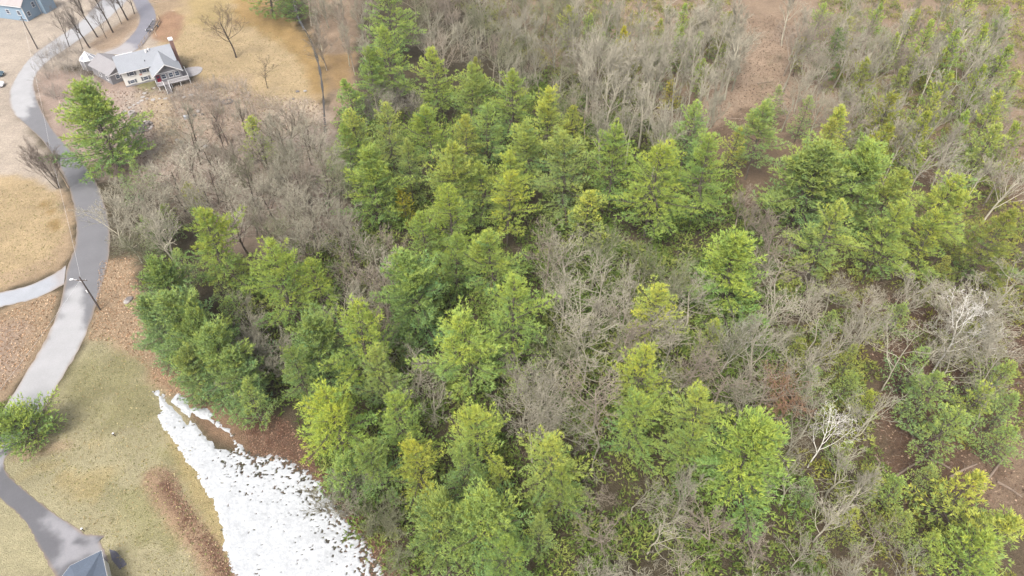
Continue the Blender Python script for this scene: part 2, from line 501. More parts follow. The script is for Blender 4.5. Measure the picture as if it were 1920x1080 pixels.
strip('side_road', [(-80, 560), (0, 549), (60, 533), (100, 514), (124, 498)], [(-80, 592), (0, 576), (60, 562), (100, 545), (120, 533)],
      70, 10, 0.04, (216, 220, 230), (214, 208, 210), [[(95, 500), (130, 490), (130, 545), (100, 545)]],
      'pale side road meeting the main road between dry lawns')
# the ditch with a little water at the yard's edge
dl = [(546, -10), (552, 30), (574, 70), (588, 105), (596, 135), (602, 175), (604, 215), (606, 250)]
dr = [(556, -10), (562, 28), (584, 68), (597, 102), (604, 132), (609, 175), (612, 215), (614, 250)]
A, B = resample(pxs(dl), 60), resample(pxs(dr), 60)
V = np.concatenate([np.c_[A, np.full(60, 0.035)], np.c_[B, np.full(60, 0.035)]])
ctr = (A + B) / 2; wd = 0.15 + 0.55 * vnoise(np.arange(60) * 0.35, np.zeros(60), 8)[:, None]
V[:60, :2] = ctr + (A - ctr) * wd; V[60:, :2] = ctr + (B - ctr) * wd
F = np.array([(i, i + 60, i + 61, i + 1) for i in range(59)])
tag(link('water', new_mesh('water', V, F, M_water)), 'narrow dark ditch of water along the edge of the house yard', 'stream', kind='structure')

# ------------------------------------------------------------------ snow
SNOW = pxs([(288, 733), (296, 728), (318, 752), (335, 734), (352, 748), (362, 762), (390, 765), (402, 782), (430, 806), (452, 830), (472, 852), (520, 850), (560, 868), (600, 900), (635, 945), (680, 1000), (712, 1055), (735, 1120), (445, 1120), (428, 1060), (415, 1000), (395, 940), (360, 880), (328, 835), (292, 785), (302, 770)])
SGAP = pxs([(300, 738), (345, 775), (372, 800), (405, 840), (440, 845), (432, 815), (395, 792), (360, 775), (352, 795)])
STRK = pxs([(296, 738), (330, 770), (372, 812), (398, 842)])
x0, y0 = SNOW.min(0) - 1; x1, y1 = SNOW.max(0) + 1
cs = 0.12
sx, sy = np.arange(x0, x1, cs), np.arange(y0, y1, cs)
SX, SY = np.meshgrid(sx, sy)
Q = np.stack([SX.ravel(), SY.ravel()], 1)
sd_ = sdist(Q, SNOW)
gp = sdist(Q, SGAP)
n1 = fbm(Q[:, 0] * 1.1, Q[:, 1] * 1.1, 7, 3)
n2 = fbm(Q[:, 0] * 3.1, Q[:, 1] * 3.1, 13, 2)
RIGHT = pxs([(472, 852), (520, 850), (560, 868), (600, 900), (635, 945), (680, 1000), (712, 1055), (735, 1120)])
rd = ldist(Q, RIGHT)
e = sd_ + 1.3 * (n1 - 0.5)
e = np.minimum(e, -gp + 0.8 * (n1 - 0.5) + 0.1)
hs = 0.16 * smooth(-0.05, 0.9, e) + 0.03 * (fbm(Q[:, 0] * 0.7, Q[:, 1] * 0.7, 3, 3) - 0.5)
# bare spots: many near the wood, few in the middle, a thin fringe on the lawn side
thr = 0.83 - 0.265 * np.exp(-(rd / 4.3) ** 2) - 0.10 * np.exp(-np.maximum(sd_, 0) / 0.3)
spot = smooth(thr - 0.015, thr + 0.05, n2)
hs = hs - 0.25 * spot
hs = np.where(e < -0.05, -0.06, hs)
sz = gz(Q[:, 0], Q[:, 1]) + hs - 0.02
keep = (hs - 0.02 > -0.05)
nx, ny = len(sx), len(sy)
i2 = (np.arange(ny - 1)[:, None] * nx + np.arange(nx - 1)[None, :]).ravel()
F = np.stack([i2, i2 + 1, i2 + 1 + nx, i2 + nx], 1)
F = F[keep[F].any(1)]
used = np.unique(F)
remap = np.zeros(len(Q), int); remap[used] = np.arange(len(used))
V = np.concatenate([Q, sz[:, None]], 1)[used]
tag(link('snow', new_mesh('snow', V, remap[F], M_snow, flat=False)), 'melting white snow field between lawn and pine wood', 'snow', kind='stuff')
spot_pts = Q[(spot > 0.6) & (e > 0.1)]

# ------------------------------------------------------------------ tree makers
def unit(v):
    return v / (np.linalg.norm(v, axis=-1, keepdims=True) + 1e-9)

def blades(r, pos, dirs, tint, nb, length, width, spread):
    """nb thin needle sprays at every tuft, fanned round the tuft's direction."""
    n = len(pos)
    p = np.repeat(pos, nb, 0); d = np.repeat(dirs, nb, 0); t = np.repeat(tint, nb)
    q = unit(d + spread * r.normal(size=(n * nb, 3)))
    side = unit(np.cross(q, np.array([0, 0, 1.0]) + 0.55 * r.normal(size=(n * nb, 3))))
    L = length * r.uniform(0.65, 1.25, n * nb)[:, None]
    wv = width * r.uniform(0.7, 1.3, n * nb)[:, None]
    V = np.stack([p - side * wv * 0.5, p + side * wv * 0.5, p + q * L + side * wv * 0.18, p + q * L - side * wv * 0.18], 1).reshape(-1, 3)
    i = np.arange(n * nb)[:, None] * 4
    F = i + np.array([[0, 1, 2, 3]])
    return V, F, np.repeat(np.clip(t + 0.10 * r.normal(size=n * nb), 0, 1), 4)

def make_conifer(seed, h, rad, c0, spacing, nbr, lo_el, hi_el, prof, tuft_gap, nb, bl, bw, droop=0.0, lean=0.4, irregular=0.35, trunk_r=0.011, tops=1, side_f=0.42):
    r = np.random.default_rng(seed)
    n = 12
    zz = np.linspace(0, h, n)
    ph = r.uniform(0, 6.28, 2)
    tx = lean * (np.sin(zz / h * 2.6 + ph[0]) - math.sin(ph[0])) * (zz / h)
    ty = lean * (np.sin(zz / h * 2.2 + ph[1]) - math.sin(ph[1])) * (zz / h)
    T = np.stack([tx, ty, zz], 1)
    tr = h * trunk_r * (1 - zz / h) ** 0.8 + 0.025
    W0, W1, R0, R1 = [T[:-1]], [T[1:]], [tr[:-1]], [tr[1:]]
    tp, td, tt = [], [], []
    lob = r.uniform(0, 6.28, 4)
    axes = [(0.0, 0.0, h)]
    for k in range(tops - 1):                                     # secondary leaders
        a = r.uniform(0, 6.28)
        axes.append((math.cos(a) * rad * 0.3, math.sin(a) * rad * 0.3, h * r.uniform(0.86, 0.95)))
    for ai, (ox, oy, hh) in enumerate(axes):
        z = c0 * h if ai == 0 else hh * 0.68
        if ai:
            zs = np.linspace(hh * 0.64, hh, 6)
            ff = smooth(0.68, 0.86, zs / hh)
            LP = np.stack([np.interp(zs, zz, tx) + ox * ff, np.interp(zs, zz, ty) + oy * ff, zs], 1)
            lr = np.linspace(0.09, 0.02, 6)
            W0.append(LP[:-1]); W1.append(LP[1:]); R0.append(lr[:-1]); R1.append(lr[1:])
        while z < hh - 0.15:
            t = (z - c0 * h) / (hh - c0 * h)
            R = rad * prof(t) * (1.0 if ai == 0 else 0.75)
            cx, cy = np.interp(z, zz, tx), np.interp(z, zz, ty)
            if ai:
                f = smooth(0.68, 0.86, z / hh); cx += ox * f; cy += oy * f
            wt = r.uniform(-0.12, 0.12)
            nbw = r.integers(nbr[0], nbr[1] + 1)
            a0 = r.uniform(0, 6.28)
            for b in range(nbw):
                az = a0 + (b + r.uniform(-0.35, 0.35)) * 2 * math.pi / nbw
                filler = b % 4 == 3
                lobe = 1 + irregular * (0.6 * math.sin(2 * az + lob[0] + z * 0.5) + 0.5 * math.sin(3 * az + lob[1] - z * 0.9))
                L = max(0.35, R * r.uniform(0.55, 1.2) * lobe)
                if r.random() < 0.12 * irregular * 3: L *= 0.5
                el = math.radians(lo_el + (hi_el - lo_el) * t ** 1.4 + r.normal() * 4)
                dh = np.array([math.cos(az), math.sin(az), 0.0])
                d = dh * math.cos(el) + np.array([0, 0, math.sin(el)])
                lat = np.array([-dh[1], dh[0], 0.0])
                ns = 5
                s = np.linspace(0, 1, ns)[:, None]
                base = np.array([cx, cy, z + (spacing * 0.5 if filler else 0.0)])
                if filler: L *= 0.7
                bend = r.normal() * 0.10 * L
                pts = base + d * L * s + np.array([0, 0, 1.0]) * (0.14 - droop) * L * s ** 2 + lat * bend * s ** 2
                br = 0.012 * L + 0.012
                W0.append(pts[:-1]); W1.append(pts[1:])
                rr = br * (1 - 0.8 * s[:, 0]); R0.append(rr[:-1]); R1.append(rr[1:])
                bt = 0.32 + 0.40 * t + wt + r.normal() * 0.15  # tint climbs with height: sunlit tops painted into the needles, plus random variation
                s0 = 0.32 if t < 0.75 else 0.1
                st = s0
                sgn = 1
                while st <= 1.0:
                    q = base + d * L * st + np.array([0, 0, 1.0]) * (0.14 - droop) * L * st ** 2 + lat * bend * st ** 2
                    sl = side_f * L * (1.15 - st) * r.uniform(0.6, 1.2) + 0.2
                    a2 = math.radians(r.uniform(38, 62))
                    sd2 = unit(d * math.cos(a2) + lat * sgn * math.sin(a2) + np.array([0, 0, 0.16 - droop * 0.8 + 0.1 * r.normal()]))
                    m = max(1, int(sl / tuft_gap))
                    u = (np.arange(m) + 1) / m
                    tp.append(q + sd2 * (sl * u)[:, None] + r.normal(size=(m, 3)) * 0.05)
                    td.append(np.tile(unit(sd2 + 0.4 * d + np.array([0, 0, 0.40 - droop])), (m, 1)))
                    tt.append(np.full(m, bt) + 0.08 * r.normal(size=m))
                    if sl > 0.7:
                        W0.append(q[None]); W1.append((q + sd2 * sl)[None]); R0.append(np.array([0.012])); R1.append(np.array([0.006]))
                    sgn = -sgn
                    st += tuft_gap * 0.75 / max(L, 0.5)
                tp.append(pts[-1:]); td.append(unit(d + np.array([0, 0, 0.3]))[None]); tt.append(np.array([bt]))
            z += spacing * (1.1 - 0.45 * t) * r.uniform(0.8, 1.2)
    V, F = frustums(np.concatenate(W0), np.concatenate(W1), np.concatenate(R0), np.concatenate(R1), 4)
    wood = new_mesh('conifer_wood', V, F, M_pbark, flat=False)
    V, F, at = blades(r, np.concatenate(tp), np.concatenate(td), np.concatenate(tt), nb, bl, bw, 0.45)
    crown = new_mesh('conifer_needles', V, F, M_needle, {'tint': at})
    return dict(wood=wood, crown=crown, h=h, r=rad)

def prof_pine(t):       # white pine: broad and rounded, widest low in the crown
    return (1 - t) ** 0.58 * (0.66 + 0.34 * min(1, t / 0.15))
def prof_cone(t):
    return (1 - t) ** 0.66 * (0.75 + 0.25 * min(1, t / 0.1))
def prof_dome(t):
    return math.sqrt(max(0, 1 - (0.98 * t) ** 2.2))

PINES = [make_conifer(100 + i, 20, 6.6, [0.20, 0.26, 0.18, 0.28, 0.22, 0.20, 0.26, 0.22, 0.24][i], 1.55, (7, 9), -8, 52, prof_pine, 0.34, 9, 0.50, 0.076,
                      irregular=[0.35, 0.5, 0.3, 0.45, 0.35, 0.55, 0.4, 0.45, 0.3][i], tops=[1, 2, 1, 3, 1, 2, 1, 1, 2][i], side_f=0.30) for i in range(8)]
OPENP = [make_conifer(150 + i, 17, 6.0, 0.10, 1.05, (8, 10), -4, 60, lambda t: 0.5 * prof_pine(t) + 0.5 * prof_dome(t), 0.36, 7, 0.52, 0.11, irregular=0.36, tops=2, side_f=0.38) for i in range(3)]
SPIRES = [make_conifer(200 + i, 13, 4.0, 0.14, 0.9, (5, 7), 0, 55, prof_cone, 0.36, 6, 0.46, 0.11, irregular=0.42, side_f=0.34) for i in range(5)]
HEMS = [make_conifer(300 + i, 11, 4.3, 0.14, 0.72, (4, 6), 6, 40, prof_cone, 0.36, 7, 0.36, 0.082, droop=0.2, irregular=0.45, lean=0.25, side_f=0.36) for i in range(4)]
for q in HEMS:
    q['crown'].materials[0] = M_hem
DOMES = [make_conifer(400 + i, 5, 4.2, 0.03, 0.35, (6, 8), 12, 60, prof_dome, 0.36, 4, 0.40, 0.12, irregular=0.35) for i in range(2)]

def make_bare(seed, h, fork, n_limb, limb_ang, limb_len, twig_r, n2, n3, up, stems=1, trunk_r=0.011, wob=0.10):
    """A leafless tree: trunk and limbs in one mesh, branches and twigs in the other."""
    r = np.random.default_rng(seed)
    A, Bm = [[], [], [], []], [[], [], [], []]
    def put(S, p, q, a, b):
        S[0].append(p); S[1].append(q); S[2].append(a); S[3].append(b)
    UP = np.array([0, 0, 1.0])
    def grow(p, d, L, rad, level):
        n = (8, 6, 4, 3, 1)[level]
        S = A if level <= 1 else Bm
        pts = [p]
        dd = d.copy()
        for i in range(n):
            dd = unit(dd + r.normal(size=3) * wob * (0.5, 1.2, 1.6, 1.9, 2)[level] + UP * up * (0.05, 0.10, 0.12, 0.10, 0.05)[level])
            pts.append(pts[-1] + dd * L / n)
        end = (0.45, 0.3, 0.35, 0.45, 0.6)[level]
        for i in range(n):
            put(S, pts[i], pts[i + 1], rad * (1 - (1 - end) * i / n), rad * (1 - (1 - end) * (i + 1) / n))
        if level >= 4: return
        nc = (n_limb, n2, n3, 3)[level]
        s0 = (fork, 0.25, 0.2, 0.3)[level]
        for c in range(nc):
            s = s0 + (1 - s0) * (c + r.uniform(0.1, 0.9)) / nc
            s = min(s, 0.999)
            i = int(s * n)
            q = pts[i] + (pts[i + 1] - pts[i]) * (s * n - i)
            ax = unit(pts[i + 1] - pts[i])
            perp = unit(np.cross(ax, r.normal(size=3)))
            ang = math.radians(limb_ang * (1.0, 0.95, 1.0, 1.0)[level] * r.uniform(0.65, 1.25))
            d2 = unit(ax * math.cos(ang) + perp * math.sin(ang))
            if d2[2] < -0.15: d2[2] *= -0.5; d2 = unit(d2)
            if level == 0:
                L2 = h * limb_len * r.uniform(0.75, 1.2) * (1.15 - 0.45 * (s - fork) / (1 - fork + 1e-6))
            else:
                L2 = L * (0, 0.50, 0.48, 0.5)[level] * r.uniform(0.65, 1.2) * (1.15 - 0.45 * s)
            rr = rad * (1 - (1 - end) * s) * (0.55, 0.5, 0.5, 0.6)[level]
            rr = max(rr, twig_r * (1.5, 1.3, 1.0, 0.75)[level])
            grow(q, d2, max(L2, 0.25), rr, level + 1)
    for k in range(stems):
        d0 = unit(UP + (0.05 if stems == 1 else 0.34) * r.normal(size=3) * np.array([1, 1, 0]))
        o = np.zeros(3) if stems == 1 else np.array([r.normal() * 0.18, r.normal() * 0.18, 0])
        grow(o, d0, h * (0.72 if stems == 1 else r.uniform(0.5, 0.7)), h * trunk_r * (1 if stems == 1 else 0.65), 0)
    V, F = frustums(*[np.array(a) for a in A], 5)
    w = new_mesh('bare_wood', V, F, M_bark, flat=False)
    V, F = frustums(*[np.array(a) for a in Bm], 3)
    t = new_mesh('bare_twigs', V, F, M_bark, flat=False)
    zt = V[:, 2].max()
    return dict(wood=w, crown=t, h=zt, r=float(np.percentile(np.hypot(V[:, 0], V[:, 1]), 95)))

OAKS = [make_bare(500 + i, 15, 0.34, 10, 46, 0.46, 0.023, 7, 4, 1.0, trunk_r=0.0125) for i in range(4)]
MAPLES = [make_bare(520 + i, 14, 0.28, 11, 38, 0.42, 0.022, 7, 5, 1.25, trunk_r=0.0125) for i in range(5)]
BIRCHES = [make_bare(540 + i, 16, 0.45, 11, 32, 0.22, 0.017, 6, 5, 1.3, trunk_r=0.0105, wob=0.07) for i in range(4)]
CLUMPS = [make_bare(560 + i, 9, 0.25, 7, 30, 0.40, 0.016, 6, 5, 1.2, stems=5, trunk_r=0.009) for i in range(4)]
GNARL = [make_bare(580 + i, 15, 0.34, 7, 52, 0.50, 0.022, 6, 5, 0.5, trunk_r=0.012, wob=0.2) for i in range(3)]

TAKEN = []
def plant(name, proto, loc, sxy, sz_, rot, ccol, wcol=None, wood_name='trunk', crown_name='crown', lean=0.0):
    e = link(name, None)
    e.empty_display_size = 0.5
    e.location = (loc[0], loc[1], gz1(loc[0], loc[1]) - 0.05)
    e.rotation_euler = (lean * rnd.uniform(-1, 1), lean * rnd.uniform(-1, 1), rot)
    e.scale = (sxy, sxy, sz_)
    w = link(wood_name, proto['wood'], e)
    c = link(crown_name, proto['crown'], e)
    if wcol is not None:
        w.color = (*wcol, 1)
    c.color = (*ccol, 1)
    TAKEN.append((loc[0], loc[1]))
    return e

# ------------------------------------------------------------------ evergreens, one by one: apex pixel, half width of the crown in pixels, colour, zone
NC = dict(Y=(0.300, 0.350, 0.100), L=(0.266, 0.338, 0.108), G=(0.232, 0.314, 0.112), B=(0.218, 0.292, 0.122), D=(0.140, 0.200, 0.072), O=(0.245, 0.278, 0.082), W=(0.34, 0.32, 0.065))
NCW = dict(Y='yellow-green', L='light green', G='mid green', B='blue-green', D='deep green', O='olive green', W='golden green')
P_ = 'P'; S_ = 'S'; H_ = 'H'; V_ = 'V'
EVG = [
 # along the road
 (152, 168, 68, 'L', V_, 'road'), (378, 398, 60, 'L', P_, 'road'), (347, 343, 20, 'Y', S_, 'road'), (464, 218, 27, 'Y', S_, 'yard'),
 (292, 492, 50, 'B', V_, 'road'), (328, 556, 62, 'B', V_, 'road'), (392, 618, 60, 'B', V_, 'road'), (460, 722, 34, 'B', S_, 'snow'),
 (272, 560, 46, 'B', V_, 'road'), (362, 588, 52, 'B', V_, 'road'), (432, 668, 44, 'B', V_, 'road'), (345, 660, 40, 'B', V_, 'road'), (330, 470, 34, 'G', H_, 'road'), (305, 385, 28, 'G', H_, 'road'), (420, 560, 36, 'G', H_, 'road'), (445, 480, 34, 'G', H_, 'road'), (400, 505, 30, 'L', H_, 'road'), (250, 300, 28, 'B', H_, 'road'), (268, 405, 26, 'G', H_, 'road'), (232, 330, 24, 'B', H_, 'road'), (285, 430, 24, 'D', H_, 'road'),
 # above the snow field
 (510, 466, 66, 'L', P_, 'snow'), (582, 490, 45, 'L', P_, 'snow'), (578, 598, 62, 'B', V_, 'snow'), (665, 580, 72, 'L', P_, 'snow'),
 (612, 724, 72, 'Y', P_, 'snow'), (740, 738, 50, 'L', P_, 'snow'), (695, 835, 50, 'B', P_, 'snow'), (632, 850, 45, 'G', S_, 'snow'),
 (772, 828, 46, 'Y', P_, 'snow'), (548, 655, 45, 'B', P_, 'snow'), (700, 655, 45, 'G', P_, 'snow'),
 # middle of the wood
 (772, 484, 68, 'G', V_, 'mid'), (928, 438, 58, 'G', P_, 'mid'), (962, 530, 75, 'G', P_, 'mid'), (880, 600, 76, 'L', P_, 'mid'), (765, 630, 34, 'D', H_, 'mid'),
 (888, 766, 62, 'L', P_, 'mid'), (1228, 540, 58, 'Y', P_, 'mid'), (1392, 448, 68, 'L', V_, 'mid'), (850, 440, 40, 'G', P_, 'mid'), (1340, 600, 30, 'L', S_, 'mid'),
 # dense stand above the middle
 (812, 94, 42, 'Y', P_, 'stand'), (880, 128, 44, 'L', P_, 'stand'), (962, 134, 46, 'G', P_, 'stand'), (1030, 170, 48, 'Y', P_, 'stand'), (1078, 200, 36, 'O', S_, 'stand'),
 (664, 206, 44, 'L', P_, 'stand'), (722, 202, 42, 'L', P_, 'stand'), (806, 200, 44, 'L', P_, 'stand'), (868, 216, 36, 'Y', P_, 'stand'), (842, 276, 60, 'L', P_, 'stand'),
 (905, 305, 42, 'L', P_, 'stand'), (960, 282, 40, 'Y', P_, 'stand'), (950, 318, 50, 'Y', P_, 'stand'), (842, 352, 60, 'L', P_, 'stand'), (620, 305, 32, 'B', H_, 'stand'),
 (690, 288, 52, 'G', V_, 'stand'), (760, 265, 34, 'G', P_, 'stand'), (895, 108, 18, 'O', S_, 'stand'), (725, 58, 46, 'L', P_, 'stand'), (690, 95, 36, 'G', P_, 'stand'), (655, 150, 32, 'G', S_, 'stand'),
 (718, -30, 52, 'G', P_, 'stand'), (910, 195, 40, 'G', P_, 'stand'), (990, 225, 44, 'G', P_, 'stand'), (790, 400, 40, 'G', P_, 'stand'), (755, 350, 22, 'W', S_, 'stand'), (650, 235, 36, 'G', P_, 'stand'),
 # line right of the middle
 (1065, 248, 62, 'G', P_, 'line'), (1160, 238, 54, 'G', P_, 'line'), (1240, 272, 78, 'L', P_, 'line'), (1332, 262, 60, 'L', P_, 'line'), (1106, 353, 42, 'Y', S_, 'line'),
 (1302, 192, 46, 'G', P_, 'line'), (1440, 194, 46, 'G', P_, 'line'), (1386, 238, 30, 'Y', S_, 'line'), (1262, 151, 17, 'W', S_, 'line'),
 # group at the right
 (1545, 272, 82, 'G', V_, 'east'), (1640, 274, 64, 'L', V_, 'east'), (1728, 272, 27, 'Y', S_, 'east'), (1792, 324, 68, 'Y', P_, 'east'), (1572, 388, 62, 'L', P_, 'east'),
 (1685, 315, 46, 'Y', P_, 'east'), (1895, 394, 58, 'O', P_, 'east'), (1690, 385, 54, 'L', P_, 'east'), (1770, 400, 46, 'L', P_, 'east'),
 # young conifers among the bare trees at the top
 (1175, 52, 24, 'W', S_, 'far'), (1362, 22, 22, 'O', S_, 'far'), (1280, 50, 20, 'G', S_, 'far'), (1150, 5, 20, 'G', S_, 'far'), (1210, 20, 18, 'G', H_, 'far'), (1308, 60, 20, 'G', S_, 'far'),
 (1582, 205, 42, 'Y', S_, 'far'), (1680, 178, 42, 'O', S_, 'far'), (1778, 136, 30, 'Y', S_, 'far'), (1762, 178, 30, 'Y', S_, 'far'), (1876, 182, 34, 'Y', S_, 'far'), (1724, 92, 16, 'Y', S_, 'far'),
 (1686, 62, 18, 'Y', S_, 'far'), (1892, 90, 34, 'L', S_, 'far'), (1826, -12, 36, 'L', S_, 'far'), (1578, 58, 34, 'D', H_, 'far'), (1632, 112, 26, 'O', S_, 'far'), (1700, 130, 28, 'O', S_, 'far'), (1800, 60, 30, 'L', S_, 'far'),
 (1560, 225, 36, 'O', S_, 'far'), (1520, 178, 28, 'G', H_, 'far'), (1870, 240, 40, 'L', S_, 'far'), (1465, 160, 22, 'G', H_, 'far'), (1660, 230, 40, 'O', S_, 'far'), (1740, 215, 36, 'O', S_, 'far'),
 (1360, 80, 24, 'O', H_, 'far'), (1240, 90, 26, 'G', H_, 'far'), (1750, 40, 26, 'L', S_, 'far'), (1650, 10, 22, 'L', S_, 'far'), (1105, 25, 26, 'G', H_, 'far'), (1895, 20, 26, 'L', S_, 'far'),
 (1545, 10, 22, 'L', S_, 'far'), (1600, 35, 20, 'Y', S_, 'far'), (1510, 70, 20, 'O', H_, 'far'), (1850, 130, 26, 'Y', S_, 'far'), (1905, 140, 26, 'L', S_, 'far'), (1815, 215, 26, 'L', S_, 'far'), (1905, 230, 30, 'Y', S_, 'far'), (1720, 20, 22, 'Y', S_, 'far'), (1640, 165, 24, 'L', H_, 'far'), (1860, 50, 24, 'Y', S_, 'far'), (1770, 95, 20, 'W', S_, 'far'), (1615, 235, 26, 'L', H_, 'far'), (1320, 110, 22, 'L', H_, 'far'), (1290, 10, 20, 'L', S_, 'far'), (1235, 40, 20, 'O', S_, 'far'), (1070, 10, 22, 'O', S_, 'far'), (1130, 60, 22, 'L', H_, 'far'), (1190, 120, 24, 'O', H_, 'far'),
 (492, -52, 44, 'D', S_, 'far0'), (540, -42, 30, 'D', S_, 'far0'),
 # bottom edge
 (1036, 820, 66, 'L', P_, 'south'), (942, 878, 26, 'Y', S_, 'south'), (820, 945, 62, 'G', V_, 'south'), (905, 940, 70, 'L', V_, 'south'), (1010, 975, 36, 'G', P_, 'south'), (870, 850, 46, 'G', P_, 'south'),
 (1215, 655, 56, 'Y', P_, 'south'), (1200, 748, 56, 'G', P_, 'south'), (1322, 732, 72, 'L', P_, 'south'), (1428, 800, 84, 'L', V_, 'south'), (950, 1010, 56, 'G', P_, 'south'), (1060, 890, 44, 'G', P_, 'south'), (1310, 810, 50, 'G', P_, 'south'),
 # hemlocks and young pines at the lower right
 (1736, 655, 46, 'G', H_, 'hollow'), (1800, 770, 64, 'G', H_, 'hollow'), (1764, 705, 60, 'G', H_, 'hollow'), (1640, 736, 24, 'Y', S_, 'hollow'), (1650, 880, 50, 'O', H_, 'hollow'), (1828, 884, 54, 'Y', S_, 'hollow'),
 (1890, 955, 62, 'Y', S_, 'hollow'), (1752, 878, 34, 'L', H_, 'hollow'), (1865, 1010, 60, 'L', S_, 'hollow'), (1895, 680, 50, 'L', H_, 'hollow'), (1560, 585, 26, 'G', H_, 'hollow'), (1700, 570, 34, 'G', H_, 'hollow'), (1605, 655, 34, 'O', H_, 'hollow'), (1530, 690, 30, 'G', H_, 'hollow'), (1900, 800, 40, 'L', H_, 'hollow'), (1690, 900, 40, 'L', H_, 'hollow'), (1780, 480, 30, 'O', H_, 'hollow'), (1885, 495, 34, 'O', H_, 'hollow'),
 (1600, 700, 32, 'L', H_, 'hollow'), (1556, 765, 30, 'O', H_, 'hollow'), (1592, 830, 32, 'L', H_, 'hollow'), (1850, 725, 48, 'L', H_, 'hollow'), (1905, 745, 40, 'G', H_, 'hollow'), (1705, 965, 42, 'L', H_, 'hollow'), (1608, 965, 38, 'O', H_, 'hollow'), (1520, 905, 30, 'G', H_, 'hollow'), (1762, 1005, 40, 'L', H_, 'hollow'), (1500, 640, 28, 'O', H_, 'hollow'), (1442, 625, 26, 'G', H_, 'hollow'), (1830, 610, 40, 'O', H_, 'hollow'),
]
ZONE = dict(road='beside the asphalt road', yard='in the brushy house yard', snow='bordering the snow field', mid='in the middle of the wood', stand='in the dense stand above the middle',
            line='in the row right of the dense stand', east='in the big group at the right edge', far='among bare trees at the top right', far0='behind the yard ditch at the top edge',
            south='in the clump along the bottom edge', hollow='around the leafy hollow at lower right')
KINDW = {P_: ('pine_tree', 'pine'), V_: ('pine_tree', 'bushy full-crowned pine'), S_: ('young_pine', 'young pine'), H_: ('hemlock_tree', 'hemlock')}
ORD = ['first', 'second', 'third', 'fourth', 'fifth', 'sixth', 'seventh', 'eighth', 'ninth', 'tenth', 'eleventh', 'twelfth', 'thirteenth', 'fourteenth', 'fifteenth', 'sixteenth', 'seventeenth', 'eighteenth', 'nineteenth', 'twentieth', 'twenty-first', 'twenty-second', 'twenty-third', 'twenty-fourth', 'twenty-fifth', 'twenty-sixth']
same = {}
for e_ in EVG:
    same.setdefault((e_[3], e_[4], e_[5]), []).append(e_)
for k_, (ax, ay, hw, cc, kd, zn) in enumerate(EVG):
    # first guess of height from the crown's width, then again at the right depth
    h = 20.0
    for _ in range(3):
        R = {V_: 1.16, P_: 1.27, S_: 1.2, H_: 1.05}[kd] * (0.92 if zn == 'far' else 1.0) * hw / px_scale(ay, h)
        h = {P_: min(21, max(9, 1.9 * R + 6.5)), S_: min(13, max(4.0, 2.5 * R + 2.5)), H_: min(12, max(4, 2.3 * R + 2)), V_: min(19, max(8, 2.2 * R + 4))}[kd]
    if zn == 'far': h *= 1.25
    proto = {P_: PINES, S_: SPIRES, H_: HEMS, V_: OPENP}[kd]
    proto = proto[k_ % len(proto)]
    b = px(ax, ay, h)
    c = np.array(NC[cc]) * rnd.uniform(0.9, 1.1) * np.array([rnd.uniform(0.93, 1.07), 1, rnd.uniform(0.85, 1.15)])
    o = plant(KINDW[kd][0], proto, b, R / proto['r'], h / proto['h'], rnd.uniform(0, 6.28), c, lean=0.03)
    mates = sorted(same[(cc, kd, zn)])
    lb = '%s %s %s' % (NCW[cc], KINDW[kd][1], ZONE[zn])
    if len(mates) > 1:
        lb += ', %s from the left' % ORD[mates.index((ax, ay, hw, cc, kd, zn))]
    tag(o, lb, 'pine' if kd != H_ else 'hemlock', 'evergreens ' + ZONE[zn])
# the low spreading evergreen at the roadside
b = px(62, 838)
o = plant('evergreen_shrub', DOMES[0], b + np.array([0, 1.2, 0]), 1.12, 1.15, 0.4, np.array(NC['G']) * 1.0)
tag(o, 'low spreading dark evergreen bush at the roadside corner of the lawn', 'bush')
o = plant('evergreen_shrub', DOMES[1], px(2, 815), 0.75, 1.15, 2.0, np.array(NC['L']) * 1.0)
tag(o, 'lighter green rounded bush at the left edge beside the road', 'bush')

# ------------------------------------------------------------------ bare trees
GREY, PALEB, PINK, OLIVE, DARKB, WHITE, ORANGE = (lin(184, 178, 158, 0.62), lin(206, 198, 178, 0.62), lin(186, 172, 156, 0.56), lin(168, 168, 136, 0.54), lin(104, 92, 86, 0.5), lin(238, 233, 226, 0.82), lin(196, 156, 128, 0.55))
def bare(ax, ay, hw, kind, col, label, group=None, h=None, wcol=None, name='bare_tree', base=None, rot=None):
    protos = dict(O=OAKS, M=MAPLES, B=BIRCHES, C=CLUMPS, G=GNARL)[kind]
    p = protos[rnd.randrange(len(protos))]
    hh = h or 13
    if base is not None:
        b = px(*base)
        R = hw / px_scale(base[1], hh * 0.7)
    else:
        if h is None:
            R = hw / px_scale(ay, 10)
            hh = dict(O=2.2, M=2.6, B=4.0, C=2.0, G=2.0)[kind] * R + 3
            hh = min(hh, 19)
        R = hw / px_scale(ay, hh)
        b = px(ax, ay, hh)
    c = np.array(col) * rnd.uniform(0.9, 1.1)
    o = plant(name, p, b, R / p['r'], hh / p['h'], rnd.uniform(0, 6.28) if rot is None else rot, c, c if wcol is None else np.array(wcol), crown_name='branches', lean=0.05)
    return tag(o, label, 'tree', group)

